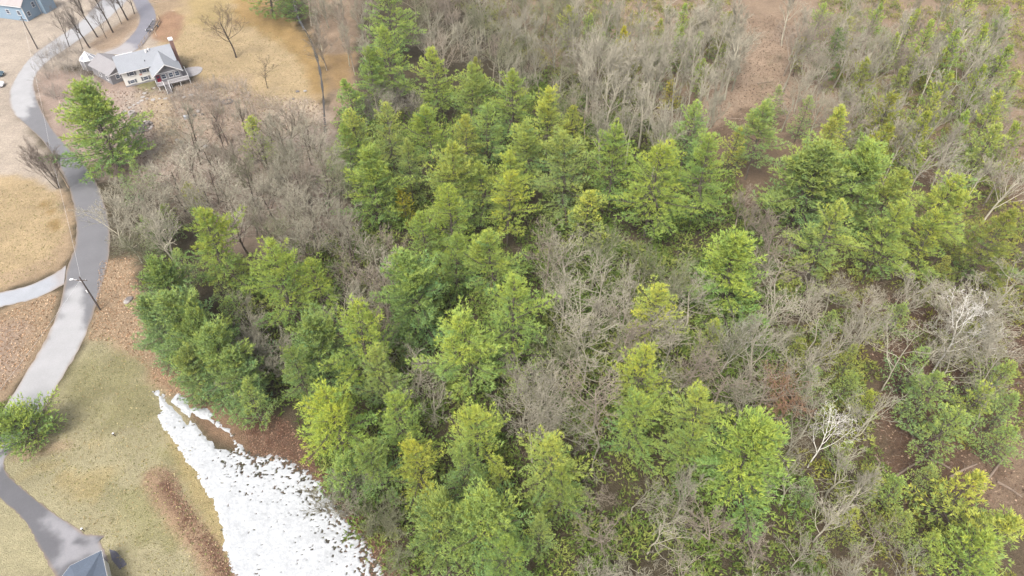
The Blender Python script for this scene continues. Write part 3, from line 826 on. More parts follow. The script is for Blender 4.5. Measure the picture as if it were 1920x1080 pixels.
# yard trees that stand alone
bare(0, 0, 50, 'O', lin(150, 130, 118, 0.5), 'tall dark bare tree standing alone on the golden lawn right of the white house', base=(443, 108), h=15, wcol=DARKB)
bare(0, 0, 32, 'G', DARKB, 'dark leafless tree with few crooked limbs below the golden lawn', base=(502, 166), h=9, wcol=DARKB)
bare(0, 0, 46, 'C', lin(176, 160, 150, 0.5), 'many-stemmed bare tree leaning at the left verge of the road', base=(112, 352), h=12, wcol=DARKB)
for i, (bx_, by_) in enumerate([(200, 72), (212, 61), (228, 45), (240, 38), (252, 26), (168, 90), (155, 92), (183, 70), (130, 88), (156, 25)]):
    bare(0, 0, 20, ('M', 'B')[i % 2], lin(172, 160, 152, 0.5), 'thin dark trunked bare tree, %s from the left between road and curved drive' % ORD[sorted([200, 212, 228, 240, 252, 168, 155, 183, 130, 156]).index(bx_)], 'bare trees between road and drive', base=(bx_, by_), h=rnd.uniform(10, 14), wcol=DARKB)
# striking pale ones
bare(1586, 758, 60, 'G', WHITE, 'white barked bare tree with forked trunk beside the leafy hollow', h=16)
bare(1740, 600, 75, 'G', PALEB, 'wide pale bare tree leaning over the hollow, long bright limbs', h=17)
bare(1655, 545, 56, 'G', PALEB, 'pale bare tree with arching limbs and straight visible trunk above the hollow', h=16)
bare(1850, 560, 85, 'G', WHITE, 'large white limbed bare tree spreading at the right edge', h=18)
bare(1800, 590, 70, 'G', PALEB, 'pale many-limbed bare tree right of the wide leaning one', h=15)
bare(1905, 640, 70, 'G', PALEB, 'pale bare tree at the right edge below the white limbed one', h=15)
bare(1600, 590, 54, 'M', PALEB, 'fine twigged pale grey bare tree left of the hollow', h=13)
bare(1385, 605, 56, 'M', lin(205, 200, 186, 0.6), 'broom shaped pale grey bare tree below the light green pine', h=13)
bare(1495, 715, 60, 'M', ORANGE, 'bare tree with orange budding twigs left of the hollow', h=10)
bare(1240, 960, 90, 'G', PALEB, 'spreading pale bare tree between the two bottom pine clumps', h=12)
bare(1640, 890, 30, 'B', PALEB, 'slim pale snag of a tree at the lower right', h=13)

ZB = [ # polygon of the crown tops in pixels, spacing m, kinds, colours, heights, label, group
 ([(210, 300), (420, 270), (600, 250), (620, 300), (590, 340), (650, 400), (720, 420), (720, 480), (640, 450), (560, 440), (460, 400), (380, 350), (240, 330)], 3.9, 'MOO', [PINK, GREY, OLIVE, PALEB, GREY], (11, 15), 'bare tree in thicket between yard and pines', 'bare trees of the yard-side thicket'),
 ([(330, 190), (420, 170), (600, 200), (600, 250), (470, 270), (330, 270)], 4.4, 'MBO', [PINK, GREY, PALEB, lin(160, 142, 132, 0.5)], (9, 13), 'thin bare tree in brushy yard below white house', 'bare trees in the brushy yard'),
 ([(170, 330), (230, 320), (300, 400), (300, 440), (220, 440), (180, 400)], 4.6, 'MO', [GREY, PALEB, OLIVE], (10, 13), 'bare tree overhanging the road', 'bare trees overhanging the road'),
 ([(650, 480), (700, 470), (720, 560), (690, 590), (640, 570)], 4.5, 'MO', [GREY, PINK], (11, 14), 'bare tree squeezed between pines above the snow', 'bare trees among the pines above the snow'),
 ([(440, 540), (510, 590), (500, 640), (455, 660), (430, 620)], 4.2, 'MC', [GREY, PALEB], (8, 11), 'bare tree in gap beside blue-green roadside pines', 'bare trees in the roadside gap'),
 ([(1000, 400), (1150, 420), (1300, 450), (1320, 520), (1280, 520), (1320, 600), (1440, 600), (1500, 700), (1440, 720), (1300, 660), (1150, 640), (1130, 760), (1040, 740), (980, 740), (1030, 640), (1060, 520)], 4.7, 'MOOO', [GREY, PALEB, PALEB, PINK, OLIVE], (12, 16), 'bare tree in the open middle of the wood', 'bare trees in the middle of the wood'),
 ([(770, -55), (1070, -55), (1130, 60), (1140, 230), (1060, 170), (960, 110), (900, 90), (800, 70), (770, 40)], 4.8, 'MMO', [OLIVE, GREY, PINK], (10, 14), 'bare tree above the dense pine stand', 'bare trees above the dense stand'),
 ([(1070, -20), (1420, -20), (1400, 60), (1330, 180), (1240, 230), (1130, 200)], 4.4, 'BBM', [PALEB, GREY, PALEB], (13, 18), 'bare tree left of the leafy gully', 'birches left of the gully'),
 ([(1480, -20), (1920, -20), (1920, 300), (1780, 260), (1560, 190), (1500, 130)], 4.7, 'BBMO', [PALEB, PINK, GREY, PALEB], (12, 17), 'bare tree on the top right slope', 'bare trees at the top right'),
 ([(1400, 330), (1480, 380), (1500, 480), (1440, 440)], 4.5, 'MO', [PINK, GREY], (10, 13), 'bare tree between pine row and right pine group', 'bare trees between the row and the right group'),
 ([(1460, 480), (1640, 490), (1760, 500), (1920, 510), (1920, 640), (1700, 560), (1560, 620), (1540, 700), (1460, 620)], 5.0, 'GOM', [PALEB, GREY, PALEB], (10, 14), 'bare tree below the right pine group', 'bare trees at the right'),
 ([(1470, 720), (1640, 720), (1650, 880), (1560, 960), (1490, 860)], 6.0, 'OMG', [GREY, PALEB, PINK], (9, 13), 'bare tree just left of the hollow', 'bare trees left of the hollow'),
 ([(1770, 520), (1920, 500), (1930, 720), (1780, 700)], 8.0, 'GOG', [PALEB, GREY, GREY], (11, 15), 'bare tree above the hollow hemlocks', 'bare trees above the hollow'),
 ([(960, 640), (1010, 660), (1040, 760), (1000, 790), (960, 740)], 4.0, 'MO', [GREY, PALEB], (10, 13), 'bare tree right of the two central pines', 'bare trees right of the central pines'),
 ([(690, 600), (720, 700), (800, 760), (830, 720), (800, 640), (760, 620)], 4.5, 'MO', [GREY, PALEB], (8, 11), 'bare tree in the gap left of the central pines', 'bare trees left of the central pines'),
 ([(640, 900), (740, 960), (760, 1060), (730, 1060), (690, 980)], 4.5, 'MC', [GREY, OLIVE], (7, 9), 'bare tree at the wood edge by the snow', 'bare trees at the snow edge'),
 ([(1090, 770), (1140, 780), (1160, 880), (1300, 900), (1360, 960), (1540, 1000), (1700, 960), (1800, 1010), (1820, 1080), (1100, 1080), (1110, 900)], 5.0, 'OMG', [GREY, PINK, PALEB, GREY], (8, 12), 'bare tree between bottom pine clump and hollow', 'bare trees at the bottom'),
 ([(560, -50), (700, -50), (680, 70), (640, 60), (590, 50)], 5.0, 'MB', [GREY, PINK], (10, 13), 'bare tree behind the yard ditch', 'bare trees behind the ditch'),
 ([(700, 140), (780, 160), (780, 190), (660, 190), (650, 180)], 3.6, 'MM', [GREY, lin(150, 142, 132, 0.5)], (9, 11), 'twiggy bare tree before the stand by the ditch', 'bare trees by the ditch'),
]
def to_px(p):
    f, d = p[1], CAM_H - p[2]
    zc = f * math.cos(PITCH) + d * math.sin(PITCH)
    return 960 + FPX * p[0] / zc, 540 - FPX * (f * math.sin(PITCH) - d * math.cos(PITCH)) / zc
CW = [(WHITE, 'white'), (GREY, 'grey'), (PALEB, 'pale'), (PINK, 'pinkish'), (OLIVE, 'olive grey')]
def cword(c):
    for k, w in CW:
        if tuple(k) == tuple(c): return w
    return 'brownish'
for poly, gap, kinds, cols, hr, label, grp in ZB:
    W = pxs(poly, hr[1] * 0.9)
    lo, hi = W.min(0), W.max(0)
    got, tries = [], 0
    objs = []
    while tries < 2500 and len(got) < 80:
        tries += 1
        q = np.array([rnd.uniform(lo[0], hi[0]), rnd.uniform(lo[1], hi[1])])
        if sdist(q[None], W)[0] < 0: continue
        if any((q[0] - a) ** 2 + (q[1] - b_) ** 2 < gap ** 2 for a, b_ in got): continue
        if any((q[0] - a) ** 2 + (q[1] - b_) ** 2 < 2.2 ** 2 for a, b_ in TAKEN): continue
        got.append(tuple(q))
        kd = rnd.choice(kinds)
        protos = dict(O=OAKS, M=MAPLES, B=BIRCHES, C=CLUMPS, G=GNARL)[kd]
        p = protos[rnd.randrange(len(protos))]
        hh = rnd.uniform(*hr)
        col_ = rnd.choice(cols)
        c = np.array(col_) * rnd.uniform(0.85, 1.1)
        o = plant('birch_tree' if kd == 'B' else 'bare_tree', p, q, hh / p['h'] * rnd.uniform(1.05, 1.45), hh / p['h'], rnd.uniform(0, 6.28), c, np.array(lin(128, 114, 104, 0.5)) if 'yard' in grp else c * (1.12 if kd == 'B' else 1.0), crown_name='branches', lean=0.06)
        objs.append((o, to_px((q[0], q[1], hh)), ('slender ' if kd == 'B' else 'crooked ' if kd == 'G' else '') + cword(col_)))
    objs.sort(key=lambda t: t[1][1])
    rows = max(1, min(6, round(len(objs) / 9)))
    rw = [['only'], ['upper', 'lower'], ['top', 'middle', 'bottom'], ['top', 'second', 'third', 'bottom'], ['top', 'second', 'third', 'fourth', 'bottom'], ['top', 'second', 'third', 'fourth', 'fifth', 'bottom']][rows - 1]
    for k in range(rows):
        part = sorted(objs[k * len(objs) // rows:(k + 1) * len(objs) // rows], key=lambda t: t[1][0])
        for n_, (o, pp, cw) in enumerate(part):
            tag(o, '%s %s, %s%s from left' % (cw, label, '' if rows == 1 else rw[k] + ' row ', ORD[n_]), 'tree', grp)

# ------------------------------------------------------------------ undergrowth and brush that nobody could count
def scatter(polys_px, n, z=0.0, seed=1, avoid=0.0):
    r = np.random.default_rng(seed)
    out = []
    polys = [pxs(p, z) for p in polys_px]
    ar = [0.5 * abs(np.dot(p[:, 0], np.roll(p[:, 1], 1)) - np.dot(p[:, 1], np.roll(p[:, 0], 1))) for p in polys]
    for p, a in zip(polys, ar):
        k = int(n * a / sum(ar)) + 1
        lo, hi = p.min(0), p.max(0)
        q = np.zeros((0, 2))
        while len(q) < k:
            c = r.uniform(lo, hi, (k * 3, 2))
            q = np.concatenate([q, c[sdist(c, p) > 0]])
        out.append(q[:k])
    return np.concatenate(out)

def merged(name, proto_v, proto_f, pts, sc, cols, mat_, label, cat, seed, tints=None):
    """Many small copies of a few shapes, joined into one mass."""
    r = np.random.default_rng(seed)
    Vs, Fs, Cs, Ts, n0 = [], [], [], [], 0
    zz = gz(pts[:, 0], pts[:, 1])
    for i, (x, y) in enumerate(pts):
        k = r.integers(len(proto_v))
        a = r.uniform(0, 6.28)
        s = r.uniform(*sc)
        v = proto_v[k]
        c, s_ = math.cos(a), math.sin(a)
        w = np.stack([(v[:, 0] * c - v[:, 1] * s_) * s + x, (v[:, 0] * s_ + v[:, 1] * c) * s + y, v[:, 2] * s * r.uniform(0.8, 1.2) + zz[i]], 1)
        Vs.append(w); Fs.append(proto_f[k] + n0); n0 += len(v)
        cc = np.array(cols[r.integers(len(cols))]) * r.uniform(0.8, 1.15)
        Cs.append(np.tile(np.r_[cc, 1], (len(v), 1)))
    m = new_mesh(name, np.concatenate(Vs), np.concatenate(Fs), mat_, {'cover': np.concatenate(Cs)})
    return tag(link(name, m), label, cat, kind='stuff')

def twig_shape(seed, n, h, spread):
    r = np.random.default_rng(seed)
    P0, P1, R0, R1 = [], [], [], []
    for i in range(n):
        p = np.array([r.normal() * spread * 0.4, r.normal() * spread * 0.4, 0])
        d = unit(np.array([r.normal() * 0.45, r.normal() * 0.45, 1.0]))
        L = h * r.uniform(0.5, 1.1)
        a = p
        for k in range(3):
            d = unit(d + r.normal(size=3) * 0.22)
            b = a + d * L / 3
            P0.append(a); P1.append(b); R0.append(0.022 * (1 - k * 0.28)); R1.append(0.022 * (1 - (k + 1) * 0.28))
            if k:
                for q in range(2):
                    t = unit(d + r.normal(size=3) * 0.6)
                    P0.append(a); P1.append(a + t * L * 0.3); R0.append(0.010); R1.append(0.005)
            a = b
    return frustums(P0, P1, R0, R1, 3)

def leaf_shape(seed, n, h, rad):
    """A loose low evergreen: sprays of small leaves on a dome."""
    r = np.random.default_rng(seed)
    a = r.uniform(0, 6.28, n); q = np.sqrt(r.random(n)) * rad
    z = h * (1 - (q / rad) ** 2) * r.uniform(0.35, 1.0, n)
    pos = np.stack([np.cos(a) * q, np.sin(a) * q, z], 1)
    d = unit(np.stack([np.cos(a) * 0.6, np.sin(a) * 0.6, np.full(n, 0.6)], 1) + 0.3 * r.normal(size=(n, 3)))
    V, F, t = blades(r, pos, d, np.full(n, 0.5), 3, 0.40, 0.115, 0.6)
    return V, F

tw = [twig_shape(900 + i, 7, 2.6, 1.2) for i in range(5)]
lf = [leaf_shape(920 + i, 44, 1.8, 1.5) for i in range(5)]
M_under = mat('undergrowth_leaves', attr='cover', rough=0.8, spec=0.1)
BR = [lin(200, 174, 158, 0.56), lin(196, 186, 168, 0.56), lin(176, 172, 148, 0.56)]
WOODP = [[(640, 200), (1010, 130), (1300, 260), (1450, 420), (1500, 620), (1480, 830), (1560, 1100), (740, 1100), (600, 880), (500, 720), (440, 540), (560, 450), (700, 430)]]
merged('undergrowth', [a for a, b in lf], [b for a, b in lf], scatter(WOODP + [[(1000, 420), (1320, 470), (1480, 640), (1300, 720), (1120, 800), (1000, 760)]], 2100, 1.0, 3), (0.7, 1.9), [lin(128, 150, 72, 0.64), lin(114, 138, 64, 0.64), lin(150, 160, 84, 0.64)], M_under,
       'low dark green undergrowth filling the gaps between the pines', 'undergrowth', 5)
merged('undergrowth', [a for a, b in lf], [b for a, b in lf], scatter([[(1450, 430), (1960, 470), (1960, 640), (1640, 640), (1560, 820), (1480, 700)], [(1480, 600), (1640, 620), (1650, 900), (1500, 900)], [(1740, 640), (1960, 600), (1960, 800), (1790, 840)], [(1540, 860), (1700, 900), (1860, 1000), (1960, 1100), (1500, 1100)], [(760, -60), (1380, -60), (1340, 140), (1240, 220), (1100, 180)], [(1540, -30), (1940, -30), (1940, 330), (1600, 300), (1540, 200)], [(1780, 320), (1960, 300), (1960, 480), (1800, 480)]], 1750, 1.0, 4), (0.5, 1.5), [lin(168, 174, 88, 0.55), lin(140, 156, 80, 0.55), lin(180, 178, 84, 0.55)], M_under,
       'sparse light green undergrowth below the bare trees at the right', 'undergrowth', 6)
merged('brush', [a for a, b in tw], [b for a, b in tw], scatter([[(240, 190), (470, 170), (600, 220), (640, 300), (700, 420), (600, 470), (430, 430), (250, 320)]], 420, 0.5, 8), (0.6, 1.4), BR, M_brush,
       'pinkish leafless brush covering the slope between yard and pines', 'brush', 7)
merged('brush', [a for a, b in tw], [b for a, b in tw], scatter([[(60, 110), (110, 80), (160, 100), (205, 150), (150, 175), (90, 190), (70, 150)], [(300, 160), (460, 150), (480, 220), (330, 210)]], 190, 0.5, 9), (0.9, 1.6), [lin(206, 196, 186, 0.5), lin(190, 178, 168, 0.5)], M_brush,
       'pale leafless shrubs round the white house', 'brush', 8)
merged('brush', [a for a, b in tw], [b for a, b in tw], scatter(WOODP + [[(680, -60), (1400, -60), (1400, 120), (1330, 230), (1220, 240), (1100, 200)], [(1400, 60), (1480, 60), (1460, 240), (1380, 240)], [(1520, -20), (1940, -20), (1950, 640), (1660, 640), (1500, 560), (1500, 240)], [(1500, 840), (1640, 900), (1900, 1100), (1480, 1100)]], 900, 0.5, 10), (0.6, 1.5), [lin(190, 180, 158, 0.55), lin(172, 168, 136, 0.55), lin(202, 178, 160, 0.55)], M_brush,
       'grey leafless saplings and brush across the wood floor', 'brush', 9)
merged('brush', [a for a, b in tw], [b for a, b in tw], scatter([[(440, 740), (540, 800), (650, 900), (740, 1020), (770, 1090), (715, 1060), (630, 930), (560, 860), (470, 845)]], 90, 0.3, 12), (0.4, 0.9), [lin(170, 128, 110, 0.5)], M_brush,
       'reddish brush along the wood edge of the snow', 'brush', 10)
r_ = np.random.default_rng(77)
if len(spot_pts):
    sp = spot_pts[r_.choice(len(spot_pts), min(420, len(spot_pts)), replace=False)]
    lf2 = [leaf_shape(960 + i, 9, 0.22, 0.22) for i in range(4)]
    lf2 = [(a * np.array([1, 1, 0.8]), b) for a, b in lf2]
    merged('grass_tufts', [a * 0.45 for a, b in lf2], [b for a, b in lf2], sp, (0.7, 1.5), [lin(136, 136, 112, 0.5), lin(150, 128, 114, 0.5), lin(128, 126, 118, 0.5)], M_under, 'dark tufts of grass and leaves poking through the snow', 'grass', 11)
# litter of sticks on the open forest floor at the right
st = scatter([[(1600, 560), (1960, 520), (1960, 960), (1640, 940), (1640, 700)], [(1640, 260), (1900, 240), (1900, 340), (1660, 340)], [(1300, 60), (1560, 40), (1540, 220), (1300, 250)]], 900, 0, 14)
a = r_.uniform(0, 6.28, len(st)); L = r_.uniform(0.4, 1.8, len(st))
dv = np.stack([np.cos(a) * L, np.sin(a) * L, r_.uniform(-0.02, 0.15, len(st))], 1)
p0 = np.c_[st, gz(st[:, 0], st[:, 1]) + 0.06]
V, F = frustums(p0, p0 + dv, r_.uniform(0.02, 0.05, len(st)), r_.uniform(0.01, 0.03, len(st)), 3)
tag(link('sticks', new_mesh('sticks', V, F, M_log)), 'fallen sticks strewn over the leaf litter', 'sticks', kind='stuff')

# drifts of loose leaves that lie proud of the ground
def leaves(name, polys, n, cols, size, label, seed):
    r = np.random.default_rng(seed)
    q = scatter(polys, n, 0, seed)
    k = len(q)
    c = np.c_[q, gz(q[:, 0], q[:, 1]) + r.uniform(0.02, 0.12, k)]
    u = unit(r.normal(size=(k, 3)) * np.array([1, 1, 0.35])); v = unit(np.cross(u, np.array([0, 0, 1.0]) + 0.5 * r.normal(size=(k, 3))))
    a_, b_ = u * r.uniform(*size, k)[:, None], v * r.uniform(*size, k)[:, None] * 0.7
    V = np.stack([c - a_, c - b_, c + a_, c + b_], 1).reshape(-1, 3)
    F = np.arange(k)[:, None] * 4 + np.array([[0, 1, 2, 3]])
    cc = np.array(cols)[r.integers(len(cols), size=k)] * r.uniform(0.65, 1.3, k)[:, None]
    tag(link(name, new_mesh(name, V, F, M_under, {'cover': np.repeat(np.c_[cc, np.ones(k)], 4, 0)})), label, 'leaves', kind='stuff')
HOLLOW = [[(1600, 560), (1960, 520), (1960, 960), (1640, 940), (1640, 700)], [(1640, 250), (1940, 240), (1940, 360), (1660, 340)], [(1300, 40), (1560, 20), (1540, 240), (1300, 260)]]
leaves('leaf_litter', HOLLOW, 16000, [lin(176, 146, 126, 0.42), lin(150, 120, 100, 0.42), lin(206, 176, 152, 0.42), lin(120, 96, 82, 0.42)], (0.08, 0.26), 'brown fallen leaves carpeting the open floor at the right', 31)
leaves('leaf_litter', [[(186, 490), (250, 480), (262, 560), (300, 660), (340, 740), (310, 745), (275, 690), (215, 640), (165, 640), (180, 580)], [(0, 590), (110, 545), (90, 620), (40, 700), (0, 740)]], 4200, [lin(220, 184, 150, 0.5), lin(206, 164, 128, 0.5), lin(234, 204, 172, 0.5), lin(166, 130, 102, 0.5)], (0.07, 0.2), 'orange brown fallen leaves along both verges of the road', 32)
leaves('leaf_litter', [[(300, 880), (330, 890), (360, 950), (450, 1080), (420, 1090), (340, 1000)], [(440, 740), (540, 790), (640, 900), (720, 1010), (780, 1090), (700, 1100), (600, 900), (470, 850)]], 3600, [lin(190, 150, 126, 0.42), lin(160, 122, 102, 0.42), lin(206, 172, 146, 0.42)], (0.06, 0.18), 'reddish brown leaves on the lawn bed and the wood edge', 33)
leaves('leaf_litter', [[(100, 180), (330, 160), (600, 190), (640, 300), (640, 440), (420, 400), (220, 320)]], 9000, [lin(206, 182, 168, 0.45), lin(190, 160, 142, 0.45), lin(224, 206, 192, 0.45), lin(160, 134, 116, 0.45)], (0.1, 0.32), 'pale pinkish leaves and debris in the brushy yard below the white house', 35)
leaves('lawn_thatch', [[(20, 870), (140, 710), (190, 620), (290, 690), (330, 800), (420, 960), (440, 1090), (240, 1090), (190, 1000), (120, 960)], [(0, 350), (60, 340), (112, 370), (130, 440), (100, 500), (0, 540)], [(300, 70), (420, 10), (560, 90), (590, 200), (480, 220), (380, 150)]], 12000, [lin(222, 206, 156, 0.42), lin(184, 176, 118, 0.42), lin(206, 182, 134, 0.42), lin(160, 158, 100, 0.42)], (0.06, 0.17), 'dry tufts of winter grass on the lawns', 34)

# fallen trunks
LOGS = [((1662, 905), (1740, 855)), ((1700, 800), (1722, 845)), ((1745, 862), (1782, 880)), ((1836, 920), (1898, 838)), ((1725, 935), (1708, 905)), ((1780, 895), (1830, 872)), ((1868, 905), (1915, 935)), ((1640, 855), (1662, 890)),
        ((1420, 157), (1450, 152)), ((1350, 222), (1412, 224)), ((1530, 152), (1588, 119)), ((1790, 255), (1830, 262)), ((1700, 300), (1770, 292)), ((1690, 345), (1735, 330))]
for i, (p, q) in enumerate(LOGS):
    a, b = px(*p), px(*q)
    a[2], b[2] = gz1(a[0], a[1]) + 0.14, gz1(b[0], b[1]) + 0.12
    m = MB(); mid = (a + b) / 2 + np.array([0.1, 0.15, 0.0])
    m.tube(a, mid, 0.19, 0.16, 7).tube(mid, b, 0.16, 0.09, 7)
    o = m.build('fallen_log', M_log)
    st_ = unit(b - a); sd_ = np.array([-st_[1], st_[0], 0.35])
    k = MB()
    for f_, s_ in ((0.55, 1), (0.75, -1), (0.85, 1)):
        k.tube(a + (b - a) * f_, a + (b - a) * f_ + sd_ * s_ * np.array([1, 1, s_]) * 0.6 + st_ * 0.4, 0.05, 0.02, 5)
    k.build('branch_stub', M_log, o)
    tag(o, 'fallen grey trunk lying %s' % ('in the hollow at lower right' if i < 8 else 'on the top right slope'), 'log', 'fallen trunks in the hollow' if i < 8 else 'fallen trunks on the slope')

# ------------------------------------------------------------------ the white house with its gabled porch
M_roof = mat('grey_shingles', lin(206, 210, 220, 0.41), rough=0.9, noise=[(0.6, 0.05), (5.0, 0.08)], streak=('Y', 3.2, 0.08))
M_roof2 = mat('warm_grey_shingles', lin(192, 188, 192, 0.44), rough=0.9, noise=[(0.6, 0.06), (5.0, 0.1)], streak=('Y', 3.2, 0.08))
M_side = mat('white_siding', lin(248, 244, 238, 0.76), rough=0.7, noise=[(0.8, 0.04)], streak=('Z', 2.6, 0.07))
M_gside = mat('grey_siding', lin(176, 174, 180, 0.5), rough=0.8, noise=[(0.8, 0.05)], streak=('Z', 2.6, 0.1))
M_brick = mat('chimney_brick', lin(172, 134, 126, 0.56), rough=0.9, noise=[(3.0, 0.2)])
M_red = mat('red_door_paint', lin(176, 40, 66, 0.6), rough=0.4, noise=[(2.0, 0.06)])
M_shut = mat('grey_shutter', lin(140, 142, 150, 0.5), rough=0.7, noise=[(3.0, 0.08)])
M_conc = mat('concrete', lin(190, 186, 190, 0.5), rough=0.9, noise=[(1.0, 0.1), (6.0, 0.1)])
M_deck = mat('deck_boards', lin(186, 180, 184, 0.5), rough=0.85, noise=[(2.0, 0.1)], streak=('X', 4.0, 0.2))

H = link('white_house', None, None, (-96.8, 157.0, 0)); H.rotation_euler = (0, 0, math.radians(30))
tag(H, 'white split-level house with pale grey roof, gabled porch and brick chimney', 'house')

def gable_walls(m, x0, y0, x1, y1, z0, ze, zr, along='x'):
    """Closed body with two gable ends; ridge along x or y."""
    if along == 'x':
        ym = (y0 + y1) / 2
        V = [(x0, y0, z0), (x1, y0, z0), (x1, y1, z0), (x0, y1, z0), (x0, y0, ze), (x1, y0, ze), (x1, y1, ze), (x0, y1, ze), (x0, ym, zr), (x1, ym, zr)]
        F = [(0, 1, 5, 4), (1, 2, 6, 9, 5), (2, 3, 7, 6), (3, 0, 4, 8, 7), (4, 5, 9, 8), (8, 9, 6, 7), (0, 3, 2, 1)]
    else:
        xm = (x0 + x1) / 2
        V = [(x0, y0, z0), (x1, y0, z0), (x1, y1, z0), (x0, y1, z0), (x0, y0, ze), (x1, y0, ze), (x1, y1, ze), (x0, y1, ze), (xm, y0, zr), (xm, y1, zr)]
        F = [(0, 1, 5, 8, 4), (1, 2, 6, 5), (2, 3, 7, 9, 6), (3, 0, 4, 7), (4, 8, 9, 7), (8, 5, 6, 9), (0, 3, 2, 1)]
    return m.add(V, F)

def window(parent, x, z, w, h, y, face=-1, shutters=True, frame_mat=None, ax='x'):
    """A window with frame, pane and sill on a wall that faces -y (ax 'x') or +x (ax 'y')."""
    def bx(m, a0, b0, c0, a1, b1, c1):
        if ax == 'x': m.box(a0, y + face * b1, c0, a1, y + face * b0, c1)
        else: m.box(y + b0, a0, c0, y + b1, a1, c1)
        return m
    f = MB()
    t = 0.09
    bx(f, x - w / 2 - t, 0.0, z - t, x - w / 2, 0.07, z + h + t); bx(f, x + w / 2, 0.0, z - t, x + w / 2 + t, 0.07, z + h + t)
    bx(f, x - w / 2, 0.0, z + h, x + w / 2, 0.07, z + h + t); bx(f, x - w / 2, 0.0, z + h * 0.48, x + w / 2, 0.055, z + h * 0.52)
    wf = f.build('window', frame_mat or M_white, parent)
    bx(MB(), x - w / 2, 0.004, z, x + w / 2, 0.03, z + h).build('pane', M_glass, wf)
    bx(MB(), x - w / 2 - 0.15, 0.0, z - t - 0.06, x + w / 2 + 0.15, 0.14, z - t).build('sill', M_white, wf)
    if shutters:
        for s in (-1, 1):
            xs = x + s * (w / 2 + t + 0.24)
            bx(MB(), xs - 0.22, 0.0, z - t, xs + 0.22, 0.045, z + h + t).build('shutter', M_shut, wf)

gable_walls(MB(), 0, 0, 13, 8, 0.35, 4.25, 6.35).build('wall', M_side, H)
MB().box(-0.03, -0.03, -0.3, 13.03, 8.03, 0.35).build('foundation', M_conc, H)
rf = MB(); rf.slab([(-0.4, -0.55, 4.03), (13.4, -0.55, 4.03), (13.4, 4.0, 6.52), (-0.4, 4.0, 6.52)], 0.14)
roof = rf.build('roof', M_roof, H)
MB().slab([(-0.4, 4.002, 6.52), (13.4, 4.002, 6.52), (13.4, 8.55, 4.03), (-0.4, 8.55, 4.03)], 0.14).build('roof_slope', M_roof, roof)
MB().box(0.4, 3.9, 6.5, 4.4, 4.1, 6.62).build('ridge_vent', M_white, roof)
MB().tube((7.4, 3.2, 6.0), (7.4, 3.2, 6.75), 0.28, 0.28, 8).build('vent_pipe', M_white, roof)
MB().tube((8.1, 3.5, 6.1), (8.1, 3.5, 6.8), 0.2, 0.2, 8).build('vent_pipe', M_white, roof)
MB().tube((6.3, 1.1, 4.8), (6.3, 1.1, 5.25), 0.09, 0.09, 6).build('vent_pipe', M_black, roof)
MB().box(-0.45, -0.62, 3.86, 6.7, -0.553, 4.0).build('gutter', M_white, H)
for (x, z, w, h) in ((2.3, 2.7, 1.0, 1.05), (5.3, 2.7, 1.0, 1.05), (1.8, 0.75, 0.95, 0.75), (5.0, 0.75, 1.05, 0.85)):
    window(H, x, z, w, h, 0.0)
MB().box(3.9, -0.05, 2.15, 4.5, -0.003, 2.55).build('house_plaque', mat('faded_red', lin(226, 170, 160, 0.6), noise=[(2.0, 0.05)]), H)
# porch wing
PX0, PX1, PY = 6.9, 13.25, -4.5
gable_walls(MB(), PX0, PY, PX1, -0.004, 1.3, 3.75, 5.75, 'y').build('porch_wall', M_gside, H)
pr = MB().slab([(PX0 - 0.5, PY - 0.8, 3.45), (10.07, PY - 0.8, 5.95), (10.07, 3.0, 5.95), (PX0 - 0.5, 0.0, 3.45)][::-1], 0.13).build('porch_roof', M_roof, H)
MB().slab([(10.075, PY - 0.8, 5.95), (PX1 + 0.5, PY - 0.8, 3.45), (PX1 + 0.5, 0.0, 3.45), (10.075, 3.0, 5.95)][::-1], 0.13).build('roof_slope', M_roof, pr)
bb = MB()
for (xa, xb, za, zb) in ((PX0 - 0.5, 10.07, 3.47, 5.97), (10.07, PX1 + 0.5, 5.97, 3.47)):
    bb.add([(xa, PY - 0.86, za - 0.24), (xb, PY - 0.86, zb - 0.24), (xb, PY - 0.86, zb + 0.02), (xa, PY - 0.86, za + 0.02),
            (xa, PY - 0.805, za - 0.24), (xb, PY - 0.805, zb - 0.24), (xb, PY - 0.805, zb + 0.02), (xa, PY - 0.805, za + 0.02)],
           [(0, 1, 2, 3), (7, 6, 5, 4), (3, 2, 6, 7), (4, 5, 1, 0), (0, 3, 7, 4), (1, 5, 6, 2)])
bb.build('barge_board', M_white, pr)
MB().box(PX0 - 0.3, PY - 0.1, 3.5, PX1 + 0.3, PY - 0.004, 3.68).build('frieze', M_white, H)
MB().tube((10.07, PY - 0.05, 4.6), (10.07, PY + 0.1, 4.6), 0.22, 0.22, 10).build('gable_vent', M_shut, H)
for x in (9.0, 10.7, 12.2):
    window(H, x, 2.15, 0.95, 1.05, PY, shutters=False)
dr_ = MB().box(7.25, PY - 0.06, 1.32, 8.15, PY - 0.004, 3.3).build('door', M_red, H)
MB().box(8.0, PY - 0.12, 2.2, 8.06, PY - 0.06, 2.32).build('handle', M_black, dr_)
MB().box(7.4, PY - 0.075, 2.5, 8.0, PY - 0.062, 3.1).build('pane', M_glass, dr_)
